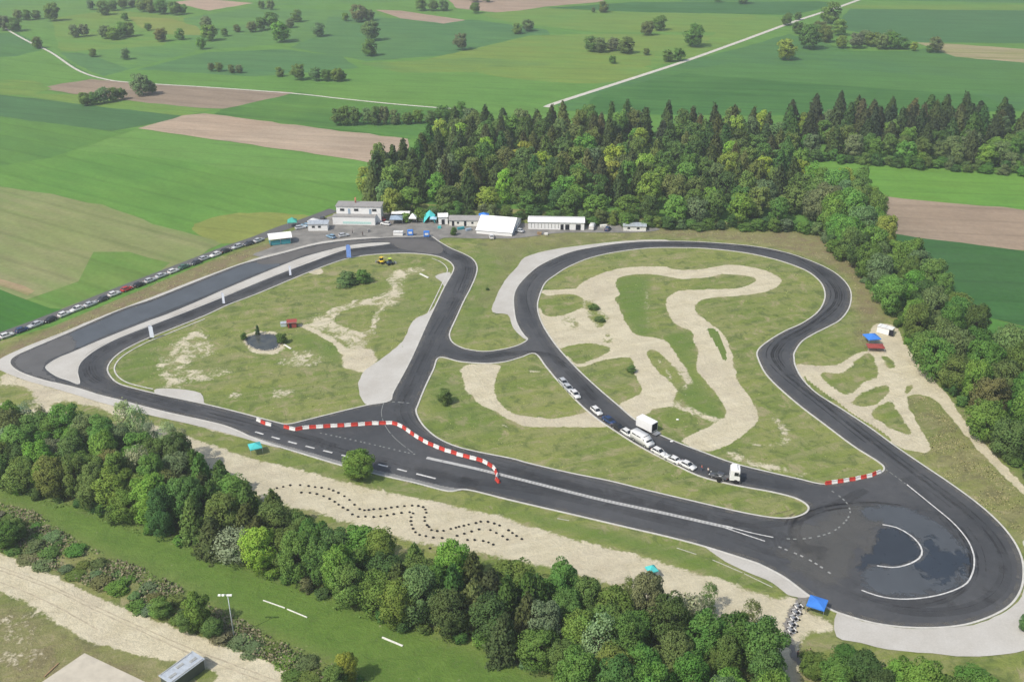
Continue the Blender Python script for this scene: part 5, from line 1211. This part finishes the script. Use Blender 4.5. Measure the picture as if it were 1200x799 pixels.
for i, (px, py, w_, d_, h_, m_, lb) in enumerate(((632,275,1.6,1.1,.8,WOOD,'stack of wooden pallets in front of the long white shed'),(640,275.5,1.2,1.1,.6,CRM,'pale crate right of the pallet stack'),(707,266.5,2.4,1.2,.8,CRM,'cream box on the grass beyond the yard right of the long shed'),(515,268,1.2,.8,.8,TURQ,'turquoise counter box in front of the white shed'),(540,269,2.6,1.0,.75,TLW,'teal stall table in front of the grey-roofed hut'),(549,270.5,2.2,1.0,.75,SBL,'slate blue stall table right of the teal one'),(432,272,1.0,.6,.9,GRY,'grey bin in the yard before the two-storey cabin'),(333,283,1.4,.8,1.0,YEL,'yellow box at the right end of the pavilion'))):
    b = MB(); b.box((0,0,h_/2),(w_,d_,h_),0,.04); b.box((0,0,h_+.03),(w_*1.08,d_*1.08,.05))
    o = b.build('crate' if 'box' in lb or 'crate' in lb else 'pallet_stack' if 'pallet' in lb else 'bin' if 'bin' in lb else 'stall_table', m_); o.location = PZ(px,py,.11); o.rotation_euler = (0,0,.1*i); tag(o, lb, 'box')
# ================================================================== PEOPLE
SKIN = plain('skin',(.45,.28,.2),.6,.3); HAIR = plain('hair',(.06,.04,.03),.8,.2)
def skin_obj(name, verts, edges, radii, mat, parent):
    me = bpy.data.meshes.new(name); me.from_pydata(verts, edges, []); o = link(name, me, parent, mat)
    m = o.modifiers.new('skin', 'SKIN'); m.use_smooth_shade = True
    for i, r in enumerate(radii): me.skin_vertices[0].data[i].radius = (r, r)
    me.skin_vertices[0].data[0].use_root = True
    s = o.modifiers.new('sub', 'SUBSURF'); s.levels = 1; s.render_levels = 1; return o
def person(loc, rz, shirt, trs, label, walk=.12):
    e = tag(empty('person', loc, rz), label, 'person')
    V = [(0,0,.95),(0,0,1.2),(0,0,1.42),(0,0,1.52),(0,.01,1.64),(0,.01,1.74), (-.19,0,1.4),(-.26,.03,1.12),(-.24,.12,.88),(-.23,.15,.78), (.19,0,1.4),(.26,.03,1.12),(.24,.1,.88),(.23,.13,.78),
         (-.1,0,.9),(-.11,walk,.5),(-.11,walk*.6,.08),(-.11,walk*.6+.14,.05), (.1,0,.9),(.11,-walk*.3,.5),(.11,-walk,.08),(.11,-walk+.14,.05)]
    E = [(0,1),(1,2),(2,3),(3,4),(4,5),(2,6),(6,7),(7,8),(8,9),(2,10),(10,11),(11,12),(12,13),(0,14),(14,15),(15,16),(16,17),(0,18),(18,19),(19,20),(20,21)]
    Rr = [.13,.13,.14,.055,.10,.07,.06,.045,.035,.04,.06,.045,.035,.04,.09,.065,.045,.04,.09,.065,.045,.04]
    skin_obj('body', V, E, Rr, SKIN, e)
    skin_obj('shirt', [V[1],V[0],V[2],V[6],V[7],V[10],V[11]], [(0,1),(0,2),(2,3),(3,4),(2,5),(5,6)], [.15,.15,.16,.08,.065,.08,.065], shirt, e)
    skin_obj('trousers', [V[0],V[14],V[15],V[16],V[18],V[19],V[20]], [(0,1),(1,2),(2,3),(0,4),(4,5),(5,6)], [.145,.105,.082,.062,.105,.082,.062], trs, e)
    b = MB(); b.ball((0,-.012,1.70),.112,10,6,(1,1.05,.95)); b.build('hair', HAIR, e); return e
DKC = plain('dark_cloth',(.03,.03,.04)); GYC = plain('grey_cloth',(.2,.2,.22)); WHC = plain('white_cloth',(.7,.7,.7)); RDC = plain('red_cloth',(.5,.05,.04)); JN = plain('denim',(.05,.08,.16))
for px, py, sh_, tr_, lb in ((934.5,770,DKC,DKC,'person in dark clothes standing left of the pair at the forest gap'),(944,769,DKC,JN,'person in dark top and jeans, left one of the close pair'),(948.5,767.5,GYC,DKC,'person in grey top, right one of the close pair'),
                            (946,716,WHC,DKC,'person in white top under the left side of the blue canopy'),(822,552,RDC,JN,'person in red top beside the last white saloon'),(829.5,555,WHC,DKC,'person in white top standing between the saloon and the lorry'),
                            (425,277,DKC,DKC,'person in dark clothes crossing the open yard'),(413,274,GYC,DKC,'person in grey walking in front of the white building')):
    person(PZ(px,py, Z0+.01 if py < 600 else .02), random.uniform(0,6), sh_, tr_, lb)
# white bundles on the track edge
for px, py, lb in ((787,518,'white bundle lying at the inner edge of the loop right of the trailer'),(794,471+21,'white bag lying on the grass of the right infield')):
    b = MB(); b.ball((0,0,.14),.28,8,5,(1.6,1,.6)); o = b.build('bundle', WFB); o.location = PZ(px,py,Z0 if py > 500 else .02); tag(o, lb, 'bundle')
